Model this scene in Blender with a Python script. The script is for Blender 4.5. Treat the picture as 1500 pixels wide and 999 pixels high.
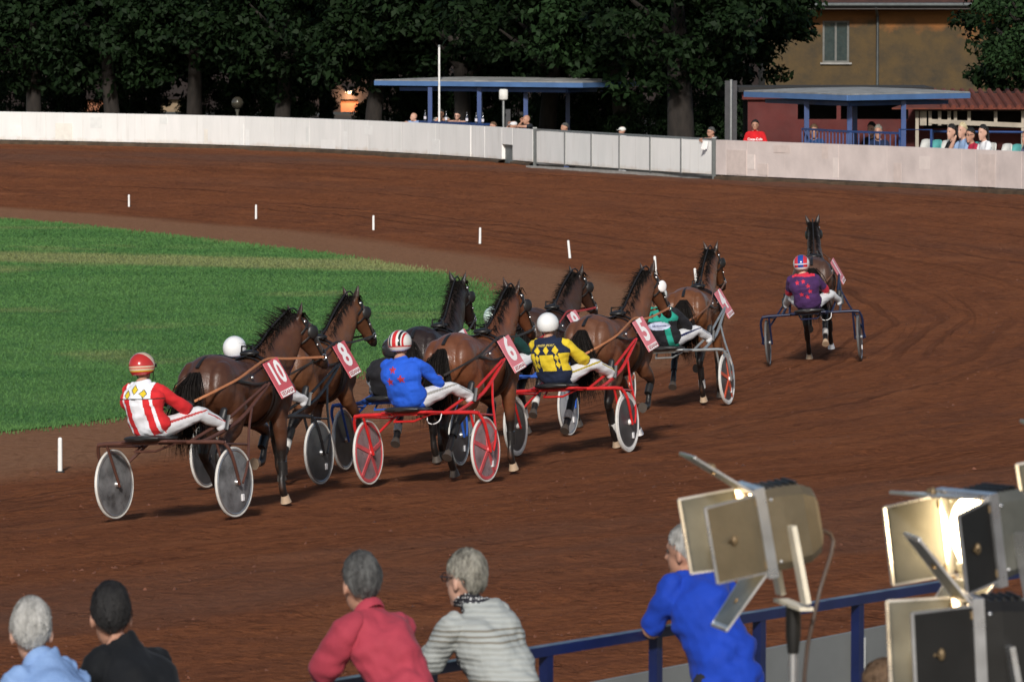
import bpy, math, random
import numpy as np
from mathutils import Vector, Matrix
from mathutils.bvhtree import BVHTree

random.seed(11); RNG = np.random.default_rng(11)
for _o in list(bpy.data.objects): bpy.data.objects.remove(_o)
SC = bpy.context.scene
COL = SC.collection
R = math.radians

# ------------------------------------------------------------------ camera, sky, sun, exposure
F = 200 / 36 * 1500; CAM_H = 5.4; HORIZON = -9.0        # 200 mm lens from the stand, 5.4 m above the track
PITCH = math.atan((499.5 - HORIZON) / F)
cam = bpy.data.cameras.new('camera'); cam.lens = 200; cam.sensor_width = 36
cam.clip_start = 0.5; cam.clip_end = 6000
cam.dof.use_dof = True; cam.dof.focus_distance = 66; cam.dof.aperture_fstop = 13
camo = bpy.data.objects.new('camera', cam); COL.objects.link(camo)
camo.location = (0, 0, CAM_H); camo.rotation_euler = (math.pi / 2 - PITCH, 0, 0)
SC.camera = camo

SUN_AZ, SUN_EL = R(-4), R(28)                           # the floodlights stand behind the camera
SUN_DIR = Vector((math.sin(SUN_AZ) * math.cos(SUN_EL), -math.cos(SUN_AZ) * math.cos(SUN_EL), math.sin(SUN_EL)))
world = bpy.data.worlds.new('World'); SC.world = world; world.use_nodes = True
wn = world.node_tree
sky = wn.nodes.new('ShaderNodeTexSky'); sky.sky_type = 'NISHITA'; sky.sun_disc = False
sky.sun_elevation = SUN_EL; sky.sun_rotation = math.atan2(SUN_DIR.x, SUN_DIR.y)
wn.links.new(sky.outputs[0], wn.nodes['Background'].inputs[0])
wn.nodes['Background'].inputs[1].default_value = 0.06
sl = bpy.data.lights.new('sun', 'SUN'); sl.energy = 2.7; sl.angle = R(5); sl.color = (1.0, 0.95, 0.88)
so = bpy.data.objects.new('sun', sl); COL.objects.link(so); so.rotation_euler = SUN_DIR.to_track_quat('Z', 'Y').to_euler()
so.location = (10, -20, 40)
SC.view_settings.view_transform = 'Standard'; SC.view_settings.look = 'None'
SC.view_settings.exposure = 0.52; SC.view_settings.gamma = 1

# ------------------------------------------------------------------ pixel <-> world
def ray(px, py):
    x = (px - 750) / F; y = (499.5 - py) / F
    return Vector((x, math.cos(PITCH) + y * math.sin(PITCH), -math.sin(PITCH) + y * math.cos(PITCH)))
def at_z(px, py, z):
    d = ray(px, py); t = (z - CAM_H) / d.z
    return Vector((d.x * t, d.y * t, z))
def at_y(px, py, Y):
    d = ray(px, py); t = Y / d.y
    return Vector((d.x * t, Y, CAM_H + d.z * t))
def proj(p):
    v = Vector(p) - Vector((0, 0, CAM_H))
    f = v.y * math.cos(PITCH) - v.z * math.sin(PITCH); u = v.y * math.sin(PITCH) + v.z * math.cos(PITCH)
    return 750 + F * v.x / f, 499.5 - F * u / f

# ------------------------------------------------------------------ the shape of the track
INNER = np.array([(-150, -130), (-100, -68), (-60, -13), (-36, 20), (-22, 41), (-13, 53), (-5, 63.5), (-0.6, 72), (2.0, 80), (3.4, 88), (3.8, 95),
                  (3.5, 101.5), (2.6, 107.5), (1.1, 114), (-0.8, 120.3), (-3.2, 126.8), (-6.1, 133.2), (-9.6, 139.8),
                  (-16, 149), (-28, 162), (-46, 176), (-75, 190), (-120, 205)], float)
def smooth_poly(P, n=12):
    out = []
    for i in range(len(P) - 1):
        p0, p1, p2, p3 = P[max(i - 1, 0)], P[i], P[i + 1], P[min(i + 2, len(P) - 1)]
        for k in range(n):
            t = k / n
            out.append(0.5 * ((2 * p1) + (-p0 + p2) * t + (2 * p0 - 5 * p1 + 4 * p2 - p3) * t * t + (-p0 + 3 * p1 - 3 * p2 + p3) * t ** 3))
    out.append(P[-1]); return np.array(out)
IC = smooth_poly(INNER, 10)
IS = np.concatenate([[0], np.cumsum(np.linalg.norm(np.diff(IC, axis=0), axis=1))])
def track_uv(xy):                                      # outward distance from the pylons, length along the inner edge
    xy = np.atleast_2d(np.asarray(xy, float)); u = np.empty(len(xy)); v = np.empty(len(xy))
    A = IC[:-1]; D = IC[1:] - A; L2 = (D ** 2).sum(1)
    for s in range(0, len(xy), 4000):
        P = xy[s:s + 4000]; d = P[:, None, :] - A[None]
        t = np.clip((d * D[None]).sum(2) / L2[None], 0, 1)
        q = d - t[..., None] * D[None]; dist = (q ** 2).sum(2); k = dist.argmin(1); r = np.arange(len(P))
        sg = np.sign(D[k, 1] * q[r, k, 0] - D[k, 0] * q[r, k, 1])
        u[s:s + 4000] = np.sqrt(dist[r, k]) * sg; v[s:s + 4000] = IS[k] + t[r, k] * np.sqrt(L2[k])
    return u, v
def bank(u):
    u = np.asarray(u, float); w = np.clip(u, 0, 13) / 13
    return 0.80 * (w * 1.25 - 0.25 * w ** 2) 
def ground_z(x, y): return float(bank(track_uv([(x, y)])[0])[0])
def on_track(px, py):
    z = 0.1
    for _ in range(8):
        p = at_z(px, py, z); z = ground_z(p.x, p.y)
    return at_z(px, py, z)

# ------------------------------------------------------------------ materials
MATS = {}
def rgb(r, g, b):                                      # srgb 0..255 -> linear
    return tuple(((c / 255) / 12.92 if c / 255 <= .04045 else ((c / 255 + .055) / 1.055) ** 2.4) for c in (r, g, b))
class NT:
    def __init__(s, m): s.t = m.node_tree; s.b = s.t.nodes['Principled BSDF']
    def n(s, typ, **kw):
        nd = s.t.nodes.new('ShaderNode' + typ)
        for k, v in kw.items():
            if k.startswith('i_'):
                nd.inputs[k[2:].replace('_', ' ')].default_value = v
            else: setattr(nd, k, v)
        return nd
    def l(s, a, b): s.t.links.new(a, b)
    def coord(s, kind='Object', scale=(1, 1, 1)):
        c = s.n('TexCoord'); mp = s.n('Mapping'); mp.inputs['Scale'].default_value = scale
        s.l(c.outputs[kind], mp.inputs['Vector']); return mp.outputs[0]
    def noise(s, vec, scale, detail=4, rough=.55):
        nd = s.n('TexNoise'); nd.inputs['Scale'].default_value = scale; nd.inputs['Detail'].default_value = detail
        nd.inputs['Roughness'].default_value = rough
        s.l(vec, nd.inputs['Vector']); return nd.outputs['Fac']
    def ramp(s, fac, stops, interp='LINEAR'):
        r = s.n('ValToRGB'); r.color_ramp.interpolation = interp
        e = r.color_ramp.elements
        while len(e) < len(stops): e.new(0.5)
        for i, (p, c) in enumerate(stops):
            e[i].position = p; e[i].color = (c, c, c, 1) if isinstance(c, (int, float)) else (*c, 1)
        s.l(fac, r.inputs[0]); return r.outputs[0]
    def mix(s, fac, a, b, typ='MIX'):
        m = s.n('Mix', data_type='RGBA', blend_type=typ)
        for sock, v in ((m.inputs[0], fac), (m.inputs[6], a), (m.inputs[7], b)):
            if isinstance(v, (int, float)): sock.default_value = v
            elif isinstance(v, tuple): sock.default_value = (*v, 1)
            else: s.l(v, sock)
        return m.outputs[2]
    def math(s, op, a, b=0.0, c=None):
        m = s.n('Math', operation=op)
        for sock, v in zip(m.inputs, (a, b, c)):
            if v is None: continue
            if isinstance(v, (int, float)): sock.default_value = v
            else: s.l(v, sock)
        return m.outputs[0]
    def bump(s, h, strength=.4, dist=.02, prev=None):
        b = s.n('Bump'); b.inputs['Strength'].default_value = strength; b.inputs['Distance'].default_value = dist
        s.l(h, b.inputs['Height'])
        if prev is not None: s.l(prev, b.inputs['Normal'])
        return b.outputs[0]
def newmat(name):
    m = bpy.data.materials.new(name); m.use_nodes = True; MATS[name] = m; return m, NT(m)
def M(name, col=(.5, .5, .5), rough=.6, metal=0, var=.18, vs=6, bump=0, bs=40, spec=.5, sheen=0, stretch=(1, 1, 1), coat=0):
    if name in MATS: return MATS[name]
    m, t = newmat(name); v = t.coord('Object', stretch)
    lo = tuple(max(0, c * (1 - var)) for c in col); hi = tuple(min(1, c * (1 + var)) for c in col)
    c = t.mix(t.ramp(t.noise(v, vs, 5), [(.3, 0), (.7, 1)]), lo, hi)
    t.l(c, t.b.inputs['Base Color'])
    r = t.ramp(t.noise(v, vs * 1.7, 3), [(.2, max(0, rough - .09)), (.8, min(1, rough + .09))])
    t.l(r, t.b.inputs['Roughness'])
    t.b.inputs['Metallic'].default_value = metal; t.b.inputs['Specular IOR Level'].default_value = spec
    if sheen: t.b.inputs['Sheen Weight'].default_value = sheen
    if coat: t.b.inputs['Coat Weight'].default_value = coat
    if bump: t.l(t.bump(t.noise(v, bs, 4), bump, .01), t.b.inputs['Normal'])
    return m

# ------------------------------------------------------------------ mesh building
def V(*a): return np.array(a, float)
class MB:
    def __init__(s): s.v = []; s.f = []; s.n = 0
    def add(s, verts, faces):
        o = s.n; s.v.extend([tuple(map(float, p)) for p in verts]); s.n += len(verts)
        s.f.extend([tuple(i + o for i in f) for f in faces]); return s
    def loft(s, secs, n=14, cap=True):
        vs = []; fs = []
        th = np.linspace(0, 2 * math.pi, n, endpoint=False)
        for c, a, b in secs:
            for t in th: vs.append(np.asarray(c) + np.asarray(a) * math.cos(t) + np.asarray(b) * math.sin(t))
        for k in range(len(secs) - 1):
            for i in range(n):
                j = (i + 1) % n
                fs.append((k * n + i, k * n + j, (k + 1) * n + j, (k + 1) * n + i))
        if cap:
            a = len(vs); vs.append(np.asarray(secs[0][0])); vs.append(np.asarray(secs[-1][0])); L = (len(secs) - 1) * n
            for i in range(n):
                j = (i + 1) % n; fs.append((a, j, i)); fs.append((a + 1, L + i, L + j))
        return s.add(vs, fs)
    def tube(s, pts, r, side=(1, 0, 0), n=8, smooth=0, rnd=False):
        P = [np.asarray(p, float) for p in pts]
        Rr = [r] * len(P) if not isinstance(r, list) else list(r)
        Rr = [(x, x) if not isinstance(x, tuple) else x for x in Rr]
        if smooth:
            Q = np.array([np.concatenate([p, q]) for p, q in zip(P, Rr)]); Q = smooth_poly(Q, smooth)
            P = [q[:3] for q in Q]; Rr = [(q[3], q[4]) for q in Q]
        secs = []; side = np.asarray(side, float)
        for i, p in enumerate(P):
            t = P[min(i + 1, len(P) - 1)] - P[max(i - 1, 0)]; t = t / (np.linalg.norm(t) + 1e-9)
            a = side - t * side.dot(t)
            if np.linalg.norm(a) < .05:
                a = V(0, 1, 0) - t * t[1]
                if np.linalg.norm(a) < .05: a = V(0, 0, 1) - t * t[2]
            a = a / np.linalg.norm(a); b = np.cross(t, a)
            secs.append((p, a * Rr[i][0], b * Rr[i][1]))
        if rnd:
            t0 = P[0] - P[1]; t0 = t0 / (np.linalg.norm(t0) + 1e-9); t1 = P[-1] - P[-2]; t1 = t1 / (np.linalg.norm(t1) + 1e-9)
            m0 = min(Rr[0]); m1 = min(Rr[-1])
            secs = [(P[0] + t0 * m0 * .9, secs[0][1] * .4, secs[0][2] * .4), (P[0] + t0 * m0 * .5, secs[0][1] * .82, secs[0][2] * .82)] + secs + \
                   [(P[-1] + t1 * m1 * .5, secs[-1][1] * .82, secs[-1][2] * .82), (P[-1] + t1 * m1 * .9, secs[-1][1] * .4, secs[-1][2] * .4)]
        return s.loft(secs, n)
    def ring(s, c, a, b, ra, rb, n=28, m=6):           # closed band round an ellipse: ra radial, rb along the axis
        c = np.asarray(c, float); a = np.asarray(a, float); b = np.asarray(b, float)
        ax = np.cross(a, b); ax /= np.linalg.norm(ax); vs = []; fs = []
        for i in range(n):
            t = 2 * math.pi * i / n; p = c + a * math.cos(t) + b * math.sin(t); rad = (p - c) / np.linalg.norm(p - c)
            for k in range(m):
                f = 2 * math.pi * (k + .5) / m; vs.append(p + rad * ra * math.cos(f) + ax * rb * math.sin(f))
        for i in range(n):
            for k in range(m):
                fs.append((i * m + k, ((i + 1) % n) * m + k, ((i + 1) % n) * m + (k + 1) % m, i * m + (k + 1) % m))
        return s.add(vs, fs)
    def ball(s, c, r, nu=14, nv=9, rot=None):
        c = np.asarray(c, float); r = (r, r, r) if isinstance(r, (int, float)) else r; vs = []; fs = []
        for j in range(1, nv):
            ph = math.pi * j / nv
            for i in range(nu):
                t = 2 * math.pi * i / nu
                vs.append(V(r[0] * math.sin(ph) * math.cos(t), r[1] * math.sin(ph) * math.sin(t), r[2] * math.cos(ph)))
        for j in range(nv - 2):
            for i in range(nu):
                k = (i + 1) % nu; fs.append((j * nu + i, (j + 1) * nu + i, (j + 1) * nu + k, j * nu + k))
        T = len(vs); vs.append(V(0, 0, r[2])); vs.append(V(0, 0, -r[2])); L = (nv - 2) * nu
        for i in range(nu):
            k = (i + 1) % nu; fs.append((T, i, k)); fs.append((T + 1, L + k, L + i))
        vs = [(np.asarray(rot) @ p if rot is not None else p) + c for p in vs]
        return s.add(vs, fs)
    def box(s, c, size, rot=None, bev=0.0):
        c = np.asarray(c, float); x, y, z = [q / 2 for q in size]
        if bev <= 0:
            vs = [V(i * x, j * y, k * z) for k in (-1, 1) for j in (-1, 1) for i in (-1, 1)]
            fs = [(0, 2, 3, 1), (4, 5, 7, 6), (0, 1, 5, 4), (2, 6, 7, 3), (0, 4, 6, 2), (1, 3, 7, 5)]
        else:
            b = min(bev, x * .9, y * .9, z * .9); vs = []; fs = []
            for (zz, o) in ((-z, b), (-z + b, 0), (z - b, 0), (z, b)):
                X = x - o; Y = y - o; q = min(b, X * .6, Y * .6)
                for (px, py) in ((X - q, -Y), (X, -Y + q), (X, Y - q), (X - q, Y), (-X + q, Y), (-X, Y - q), (-X, -Y + q), (-X + q, -Y)):
                    vs.append(V(px, py, zz))
            for k in range(3):
                for i in range(8):
                    j = (i + 1) % 8; fs.append((k * 8 + i, k * 8 + j, k * 8 + 8 + j, k * 8 + 8 + i))
            fs.append(tuple(range(7, -1, -1))); fs.append(tuple(range(24, 32)))
        if rot is not None: vs = [np.asarray(rot) @ p for p in vs]
        return s.add([p + c for p in vs], fs)
    def bar(s, p, q, w, h=None, up=(0, 0, 1)):          # square-section bar from p to q
        p = np.asarray(p, float); q = np.asarray(q, float); h = h or w; t = q - p; L = np.linalg.norm(t); t /= L
        a = np.cross(t, np.asarray(up, float))
        if np.linalg.norm(a) < .05: a = np.cross(t, V(0, 1, 0))
        a /= np.linalg.norm(a); b = np.cross(a, t)
        return s.box((p + q) / 2, (L, w, h), rot=np.stack([t, a, b], 1))
    def apply(s, fn): s.v = [tuple(fn(np.array(p))) for p in s.v]; return s
    def build(s, name, mat, parent=None, smooth=True, origin=None, autos=True):
        vs = np.array(s.v, float).reshape(-1, 3)
        if origin is not None: vs = vs - np.asarray(origin, float)
        me = bpy.data.meshes.new(name); me.from_pydata(vs.tolist(), [], s.f); me.update()
        for m in (mat if isinstance(mat, (list, tuple)) else [mat]): me.materials.append(m)
        if smooth: shade(me)
        o = bpy.data.objects.new(name, me); COL.objects.link(o); o.parent = parent
        if origin is not None: o.location = origin
        return o
def shade(me, ang=48):
    me.polygons.foreach_set('use_smooth', np.ones(len(me.polygons), bool)); 
    try: me.set_sharp_from_angle(angle=R(ang))
    except Exception: pass
def quads(name, verts, mat, parent=None, tri=False):   # numpy soup of quads / tris
    k = 3 if tri else 4; n = len(verts) // k
    me = bpy.data.meshes.new(name); me.vertices.add(len(verts)); me.vertices.foreach_set('co', np.asarray(verts, np.float32).ravel())
    me.loops.add(n * k); me.loops.foreach_set('vertex_index', np.arange(n * k, dtype=np.int32))
    me.polygons.add(n); me.polygons.foreach_set('loop_start', np.arange(0, n * k, k, dtype=np.int32))
    me.materials.append(mat); me.update(); me.validate()
    o = bpy.data.objects.new(name, me); COL.objects.link(o); o.parent = parent; return o
def empty(name, mtx=None, loc=None):
    o = bpy.data.objects.new(name, None); COL.objects.link(o); o.empty_display_size = .2
    if mtx is not None: o.matrix_world = mtx
    if loc is not None: o.location = loc
    return o
def tag(o, label=None, cat=None, group=None, kind=None):
    for k, v in (('label', label), ('category', cat), ('group', group), ('kind', kind)):
        if v: o[k] = v
    return o
def frame(loc, fwd, up=(0, 0, 1)):
    u = Vector(up).normalized(); f = Vector(fwd); f = (f - u * f.dot(u)).normalized(); r = f.cross(u)
    m = Matrix((r, f, u)).transposed().to_4x4(); m.translation = Vector(loc); return m
def remesh(mb, voxel, it=3):                           # one continuous surface from overlapping lofts
    me = bpy.data.meshes.new('tmp'); me.from_pydata(mb.v, [], mb.f); me.update()
    o = bpy.data.objects.new('tmp', me); COL.objects.link(o)
    r = o.modifiers.new('r', 'REMESH'); r.mode = 'VOXEL'; r.voxel_size = voxel
    if it: sm = o.modifiers.new('s', 'SMOOTH'); sm.factor = .5; sm.iterations = it
    dg = bpy.context.evaluated_depsgraph_get(); ev = o.evaluated_get(dg)
    out = bpy.data.meshes.new_from_object(ev)
    bpy.data.objects.remove(o); bpy.data.meshes.remove(me)
    return out
def mesh_np(me):
    a = np.empty(len(me.vertices) * 3, np.float32); me.vertices.foreach_get('co', a); return a.reshape(-1, 3).astype(float)
def face_centres(me):
    a = np.empty(len(me.polygons) * 3, np.float32); me.polygons.foreach_get('center', a); return a.reshape(-1, 3).astype(float)
def seg_dist(P, a, b):
    a = np.asarray(a, float); b = np.asarray(b, float); d = b - a; t = np.clip(((P - a) @ d) / (d @ d + 1e-12), 0, 1)
    return np.linalg.norm(P - a - t[:, None] * d, axis=1)
TXT = {}
def text_geo(s, size=1.0):
    if s not in TXT:
        cu = bpy.data.curves.new('t', 'FONT'); cu.body = s; cu.align_x = 'CENTER'; cu.align_y = 'CENTER'; cu.resolution_u = 3; cu.offset = .03
        o = bpy.data.objects.new('t', cu); COL.objects.link(o)
        dg = bpy.context.evaluated_depsgraph_get(); me = bpy.data.meshes.new_from_object(o.evaluated_get(dg))
        TXT[s] = (mesh_np(me)[:, :2].copy(), [tuple(p.vertices) for p in me.polygons])
        bpy.data.objects.remove(o); bpy.data.curves.remove(cu); bpy.data.meshes.remove(me)
    v, f = TXT[s]; return v * size, f

# ================================================================== the ground
ZW = 0.80; HW = 0.97
WPX = [(-420, 203), (-200, 206), (0, 210), (170, 213.5), (345, 218), (520, 225.5), (700, 236), (784, 244), (915, 254), (1047, 262.5), (1150, 267), (1280, 273), (1400, 279), (1500, 284), (1640, 293), (1800, 306)]
WP = smooth_poly(np.array([[p[0], *at_z(p[0], p[1], ZW)[:2]] for p in WPX]), 6)
for _ in range(14): WP[1:-1] = WP[1:-1] * .5 + (WP[:-2] + WP[2:]) * .25
def wall_pt(px): return V(np.interp(px, WP[:, 0], WP[:, 1]), np.interp(px, WP[:, 0], WP[:, 2]))
def clip_wall(xy):
    px = 750 + F * xy[:, 0] / np.maximum(xy[:, 1], 8); wy = np.interp(px, WP[:, 0], WP[:, 2]) + .06
    k = np.where(xy[:, 1] > wy, wy / np.maximum(xy[:, 1], 8), 1.0); return xy * k[:, None], k < 1
def track_material():
    m, t = newmat('racetrack dirt'); uv = t.n('UVMap', uv_map='track').outputs[0]
    def st(su, sv):
        mp = t.n('Mapping'); mp.inputs['Scale'].default_value = (su, sv, 1); t.l(uv, mp.inputs['Vector']); return mp.outputs[0]
    ob = t.coord('Object')
    broad = t.noise(st(.35, .05), 1, 4); streak = t.noise(st(1.5, .40), 1, 7, .7); fine = t.noise(ob, 9, 6, .7); grain = t.noise(ob, 55, 4, .7)
    c = t.mix(t.ramp(broad, [(.35, 0), (.65, 1)]), (.262, .092, .041), (.208, .081, .044))
    c = t.mix(t.ramp(streak, [(.40, 0), (.58, 1)]), c, (.305, .108, .046))
    c = t.mix(t.math('MULTIPLY', t.ramp(fine, [(.42, 1), (.56, 0)]), .5), c, (.115, .043, .023))
    c = t.mix(t.math('MULTIPLY', t.ramp(grain, [(.5, 0), (.72, 1)]), .5), c, (.30, .12, .066))
    clus = t.ramp(t.noise(st(.5, .12), 1, 4), [(.40, .15), (.62, 1)]); line = t.noise(st(6.5, .022), 1, 3, .6)
    c = t.mix(t.math('MULTIPLY', t.math('MULTIPLY', t.ramp(line, [(.36, 1), (.46, 0)]), t.ramp(t.noise(st(.22, .03), 1, 3), [(.42, 0), (.58, 1)])), .6), c, (.11, .038, .018))
    mark = t.noise(st(4.2, 3.6), 1, 8, .74); mark2 = t.noise(st(1.1, .35), 1, 5, .65)
    c = t.mix(t.math('MULTIPLY', t.math('MULTIPLY', t.ramp(mark, [(.37, 1), (.47, 0)]), clus), .6), c, (.085, .030, .016))  # dark flecks paint the self-shadow of clods and hoofprints into the soil
    c = t.mix(t.math('MULTIPLY', t.ramp(mark2, [(.52, 0), (.66, 1)]), .45), c, (.34, .13, .06))
    sep = t.n('SeparateXYZ'); t.l(uv, sep.inputs[0]); U = sep.outputs[0]
    # damp greyer soil on the outer half of the bend, paler sandy strip inside the pylons
    wet = t.math('MULTIPLY', t.ramp(t.noise(st(.16, .025), 1, 4), [(.47, 0), (.6, 1)]), t.ramp(t.math('MULTIPLY', U, .04), [(.2, 0), (.55, 1)]))
    c = t.mix(t.math('MULTIPLY', wet, .8), c, t.mix(mark, (.12, .062, .043), (.22, .125, .092)))
    edge = t.math('ADD', U, t.math('MULTIPLY', t.noise(st(.6, .25), 1, 4), 1.6))
    sand = t.ramp(t.math('MULTIPLY', t.math('ADD', edge, 6), .1), [(.56, 1), (.675, 0)])
    c = t.mix(t.math('MULTIPLY', sand, .8), c, t.mix(t.ramp(fine, [(.35, 0), (.6, 1)]), (.29, .145, .08), (.38, .205, .12)))
    # wheel ruts left on the bend, at fixed distances from the pylons
    V_ = sep.outputs[1]; wob = t.math('MULTIPLY', t.math('SUBTRACT', t.noise(st(.02, .16), 1, 2), .5), .9); rutm = None
    for u0, hw in ((2.3, .05), (3.05, .07), (3.5, .05), (4.25, .09), (5.1, .06), (6.3, .05), (9.4, .07), (12.2, .06)):
        d_ = t.math('ABSOLUTE', t.math('SUBTRACT', t.math('ADD', U, wob), u0)); m_ = t.ramp(t.math('DIVIDE', d_, hw * 4), [(.15, 1), (.4, 0)]); rutm = m_ if rutm is None else t.math('MAXIMUM', rutm, m_)
    rutm = t.math('MULTIPLY', rutm, t.ramp(t.noise(st(.35, .05), 1, 3), [(.40, 0), (.52, 1)]))
    c = t.mix(t.math('MULTIPLY', rutm, .45), c, (.13, .050, .028))
    # pale stones
    vo = t.n('TexVoronoi'); vo.inputs['Scale'].default_value = 5; t.l(ob, vo.inputs['Vector'])
    c = t.mix(t.ramp(vo.outputs['Distance'], [(.03, .5), (.05, 0)]), c, (.3, .2, .14))
    t.l(c, t.b.inputs['Base Color']); t.b.inputs['Roughness'].default_value = 1.0; t.b.inputs['Specular IOR Level'].default_value = .02
    # ruts of the wheels and the harrow run along the track; hoof clods over them
    rut = t.noise(st(7.5, .045), 1, 3, .6); clod = t.noise(st(2.6, 2.2), 1, 5, .65)
    clod2 = t.ramp(clod, [(.55, 0), (.68, 1)])
    h = t.math('ADD', t.math('MULTIPLY', rut, .28), t.math('ADD', t.math('MULTIPLY', clod2, .5), t.math('MULTIPLY', fine, .8)))
    b1 = t.bump(t.math('SUBTRACT', h, t.math('MULTIPLY', rutm, .5)), 1.0, .13); b2 = t.bump(t.noise(ob, 30, 5, .75), .6, .03, b1); t.l(b2, t.b.inputs['Normal'])
    return m
def sheet(name, xs, ys, zf, mat, keep=None):
    X, Y = np.meshgrid(xs, ys); xy, beh = clip_wall(np.stack([X.ravel(), Y.ravel()], 1)); u, v = track_uv(xy)
    z = zf(xy, u, v); nx, ny = len(xs), len(ys)
    i = np.arange(nx - 1)[None] + nx * np.arange(ny - 1)[:, None]; q = np.stack([i, i + 1, i + nx + 1, i + nx], -1).reshape(-1, 4)
    q = q[~beh[q].all(1)]
    me = bpy.data.meshes.new(name); me.from_pydata(np.column_stack([xy, z]).tolist(), [], q.tolist())
    uvl = me.uv_layers.new(name='track'); L = np.empty(len(me.loops), np.int32); me.loops.foreach_get('vertex_index', L)
    uvl.data.foreach_set('uv', np.stack([u[L], v[L]], 1).astype(np.float32).ravel())
    me.materials.append(mat); me.polygons.foreach_set('use_smooth', np.ones(len(me.polygons), bool)); me.update()
    o = bpy.data.objects.new(name, me); COL.objects.link(o); return o
_h = np.random.default_rng(3).uniform(-1, 1, (64, 64))
def vnoise(a, b):                                      # cheap value noise
    a = np.asarray(a); b = np.asarray(b); i = np.floor(a).astype(int); j = np.floor(b).astype(int); f = a - i; g = b - j
    f = f * f * (3 - 2 * f); g = g * g * (3 - 2 * g)
    H = lambda p, q: _h[p % 64, q % 64]
    return (H(i, j) * (1 - f) + H(i + 1, j) * f) * (1 - g) + (H(i, j + 1) * (1 - f) + H(i + 1, j + 1) * f) * g
TRK = track_material()
gm = M('dark turf soil', (.05, .045, .03), .95, var=.3, vs=.3)
g = MB(); g.add([(-3000, -3000, -.35), (3000, -3000, -.35), (3000, 3000, -.35), (-3000, 3000, -.35)], [(0, 1, 2, 3)])
tag(g.build('ground', gm, smooth=False), kind='structure')
ys = np.concatenate([np.arange(-20, 26, 2.0), np.arange(26, 100, .2), np.arange(100, 176, .4), np.arange(176, 232, 2.0)])
xs = np.concatenate([np.arange(-70, -16, 2.0), np.arange(-16, 16, .16), np.arange(16, 60, 2.0)])
def tz(xy, u, v):
    w = np.clip((u + 1) / 2, 0, 1)
    return bank(u) - .0 + w * (.022 * vnoise(u * 1.3, v * .14) + .012 * vnoise(u * 3.1 + 9, v * .3) + .012 * vnoise(u * 2.2, v * 2.0) + .010 * vnoise(u * 4.3 + 5, v * 3.1) + .006 * np.maximum(0, vnoise(u * 2.9 + 20, v * 2.3) - .25) * -6 - .012)
trk = sheet('racetrack', xs, ys, tz, TRK); tag(trk, kind='structure')

# infield lawn: its edge runs a few metres inside the pylons
GE = smooth_poly(np.array([(-160, -120), (-105, -62), (-64, -6), (-40, 25), (-26, 45), (-17, 57), (-10.5, 64.5), (-6.6, 69.6), (-5.2, 72), (-3.3, 77), (-1.6, 84), (-.55, 91), (-.35, 97), (-.65, 102.3), (-1.3, 107.8),
                           (-2.65, 113.2), (-5.1, 120.2), (-8.5, 128), (-12.4, 136), (-22, 150), (-36, 164), (-60, 180), (-120, 199)], float), 8)
def grass_material():
    m, t = newmat('infield grass'); ob = t.coord('Object')
    c = t.mix(t.ramp(t.noise(ob, .35, 6, .65), [(.38, 0), (.62, 1)]), (.058, .155, .046), (.102, .220, .066))
    c = t.mix(t.ramp(t.noise(ob, 4, 5, .7), [(.4, 0), (.7, 1)]), c, (.10, .205, .065))
    # dry mown swathe across the lawn
    geo = t.n('NewGeometry'); sep = t.n('SeparateXYZ'); t.l(geo.outputs['Position'], sep.inputs[0])
    A = at_z(0, 377, 0); B = at_z(640, 392, 0); d = (B - A); nx, ny = -d.y / d.length, d.x / d.length
    dist = t.math('ADD', t.math('MULTIPLY', sep.outputs[0], nx), t.math('ADD', t.math('MULTIPLY', sep.outputs[1], ny), -(A.x * nx + A.y * ny)))
    w = t.math('ADD', t.math('ABSOLUTE', dist), t.math('MULTIPLY', t.noise(ob, .8, 4), 1.6))
    dry = t.ramp(w, [(.75, .85), (1.0, 0)]) if False else t.ramp(t.math('MULTIPLY', w, .15), [(.34, .72), (.50, 0)])
    dry2 = t.ramp(t.noise(ob, .22, 3), [(.6, 0), (.72, .5)])
    f = t.math('MAXIMUM', dry, dry2)
    c = t.mix(f, c, t.mix(t.noise(ob, 3, 4), (.21, .24, .09), (.31, .28, .14)))
    t.l(c, t.b.inputs['Base Color']); t.b.inputs['Roughness'].default_value = .9; t.b.inputs['Specular IOR Level'].default_value = .06
    t.l(t.bump(t.noise(ob, 14, 5, .8), .8, .05), t.b.inputs['Normal']); return m
GM = grass_material()
def strip_fill(name, edge, far_x, z, mat):
    vs = [(p[0], p[1], z) for p in edge] + [(far_x, p[1], z) for p in edge[::-1]]
    n = len(edge); fs = [(i, i + 1, 2 * n - 2 - i, 2 * n - 1 - i) for i in range(n - 1)]
    b = MB(); b.add(vs, [f[::-1] for f in fs]); return b.build(name, mat, smooth=False)
GEt = GE[(GE[:, 1] > -5)]
tag(strip_fill('infield_lawn', GEt, -420, .012, GM), kind='structure')
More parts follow.
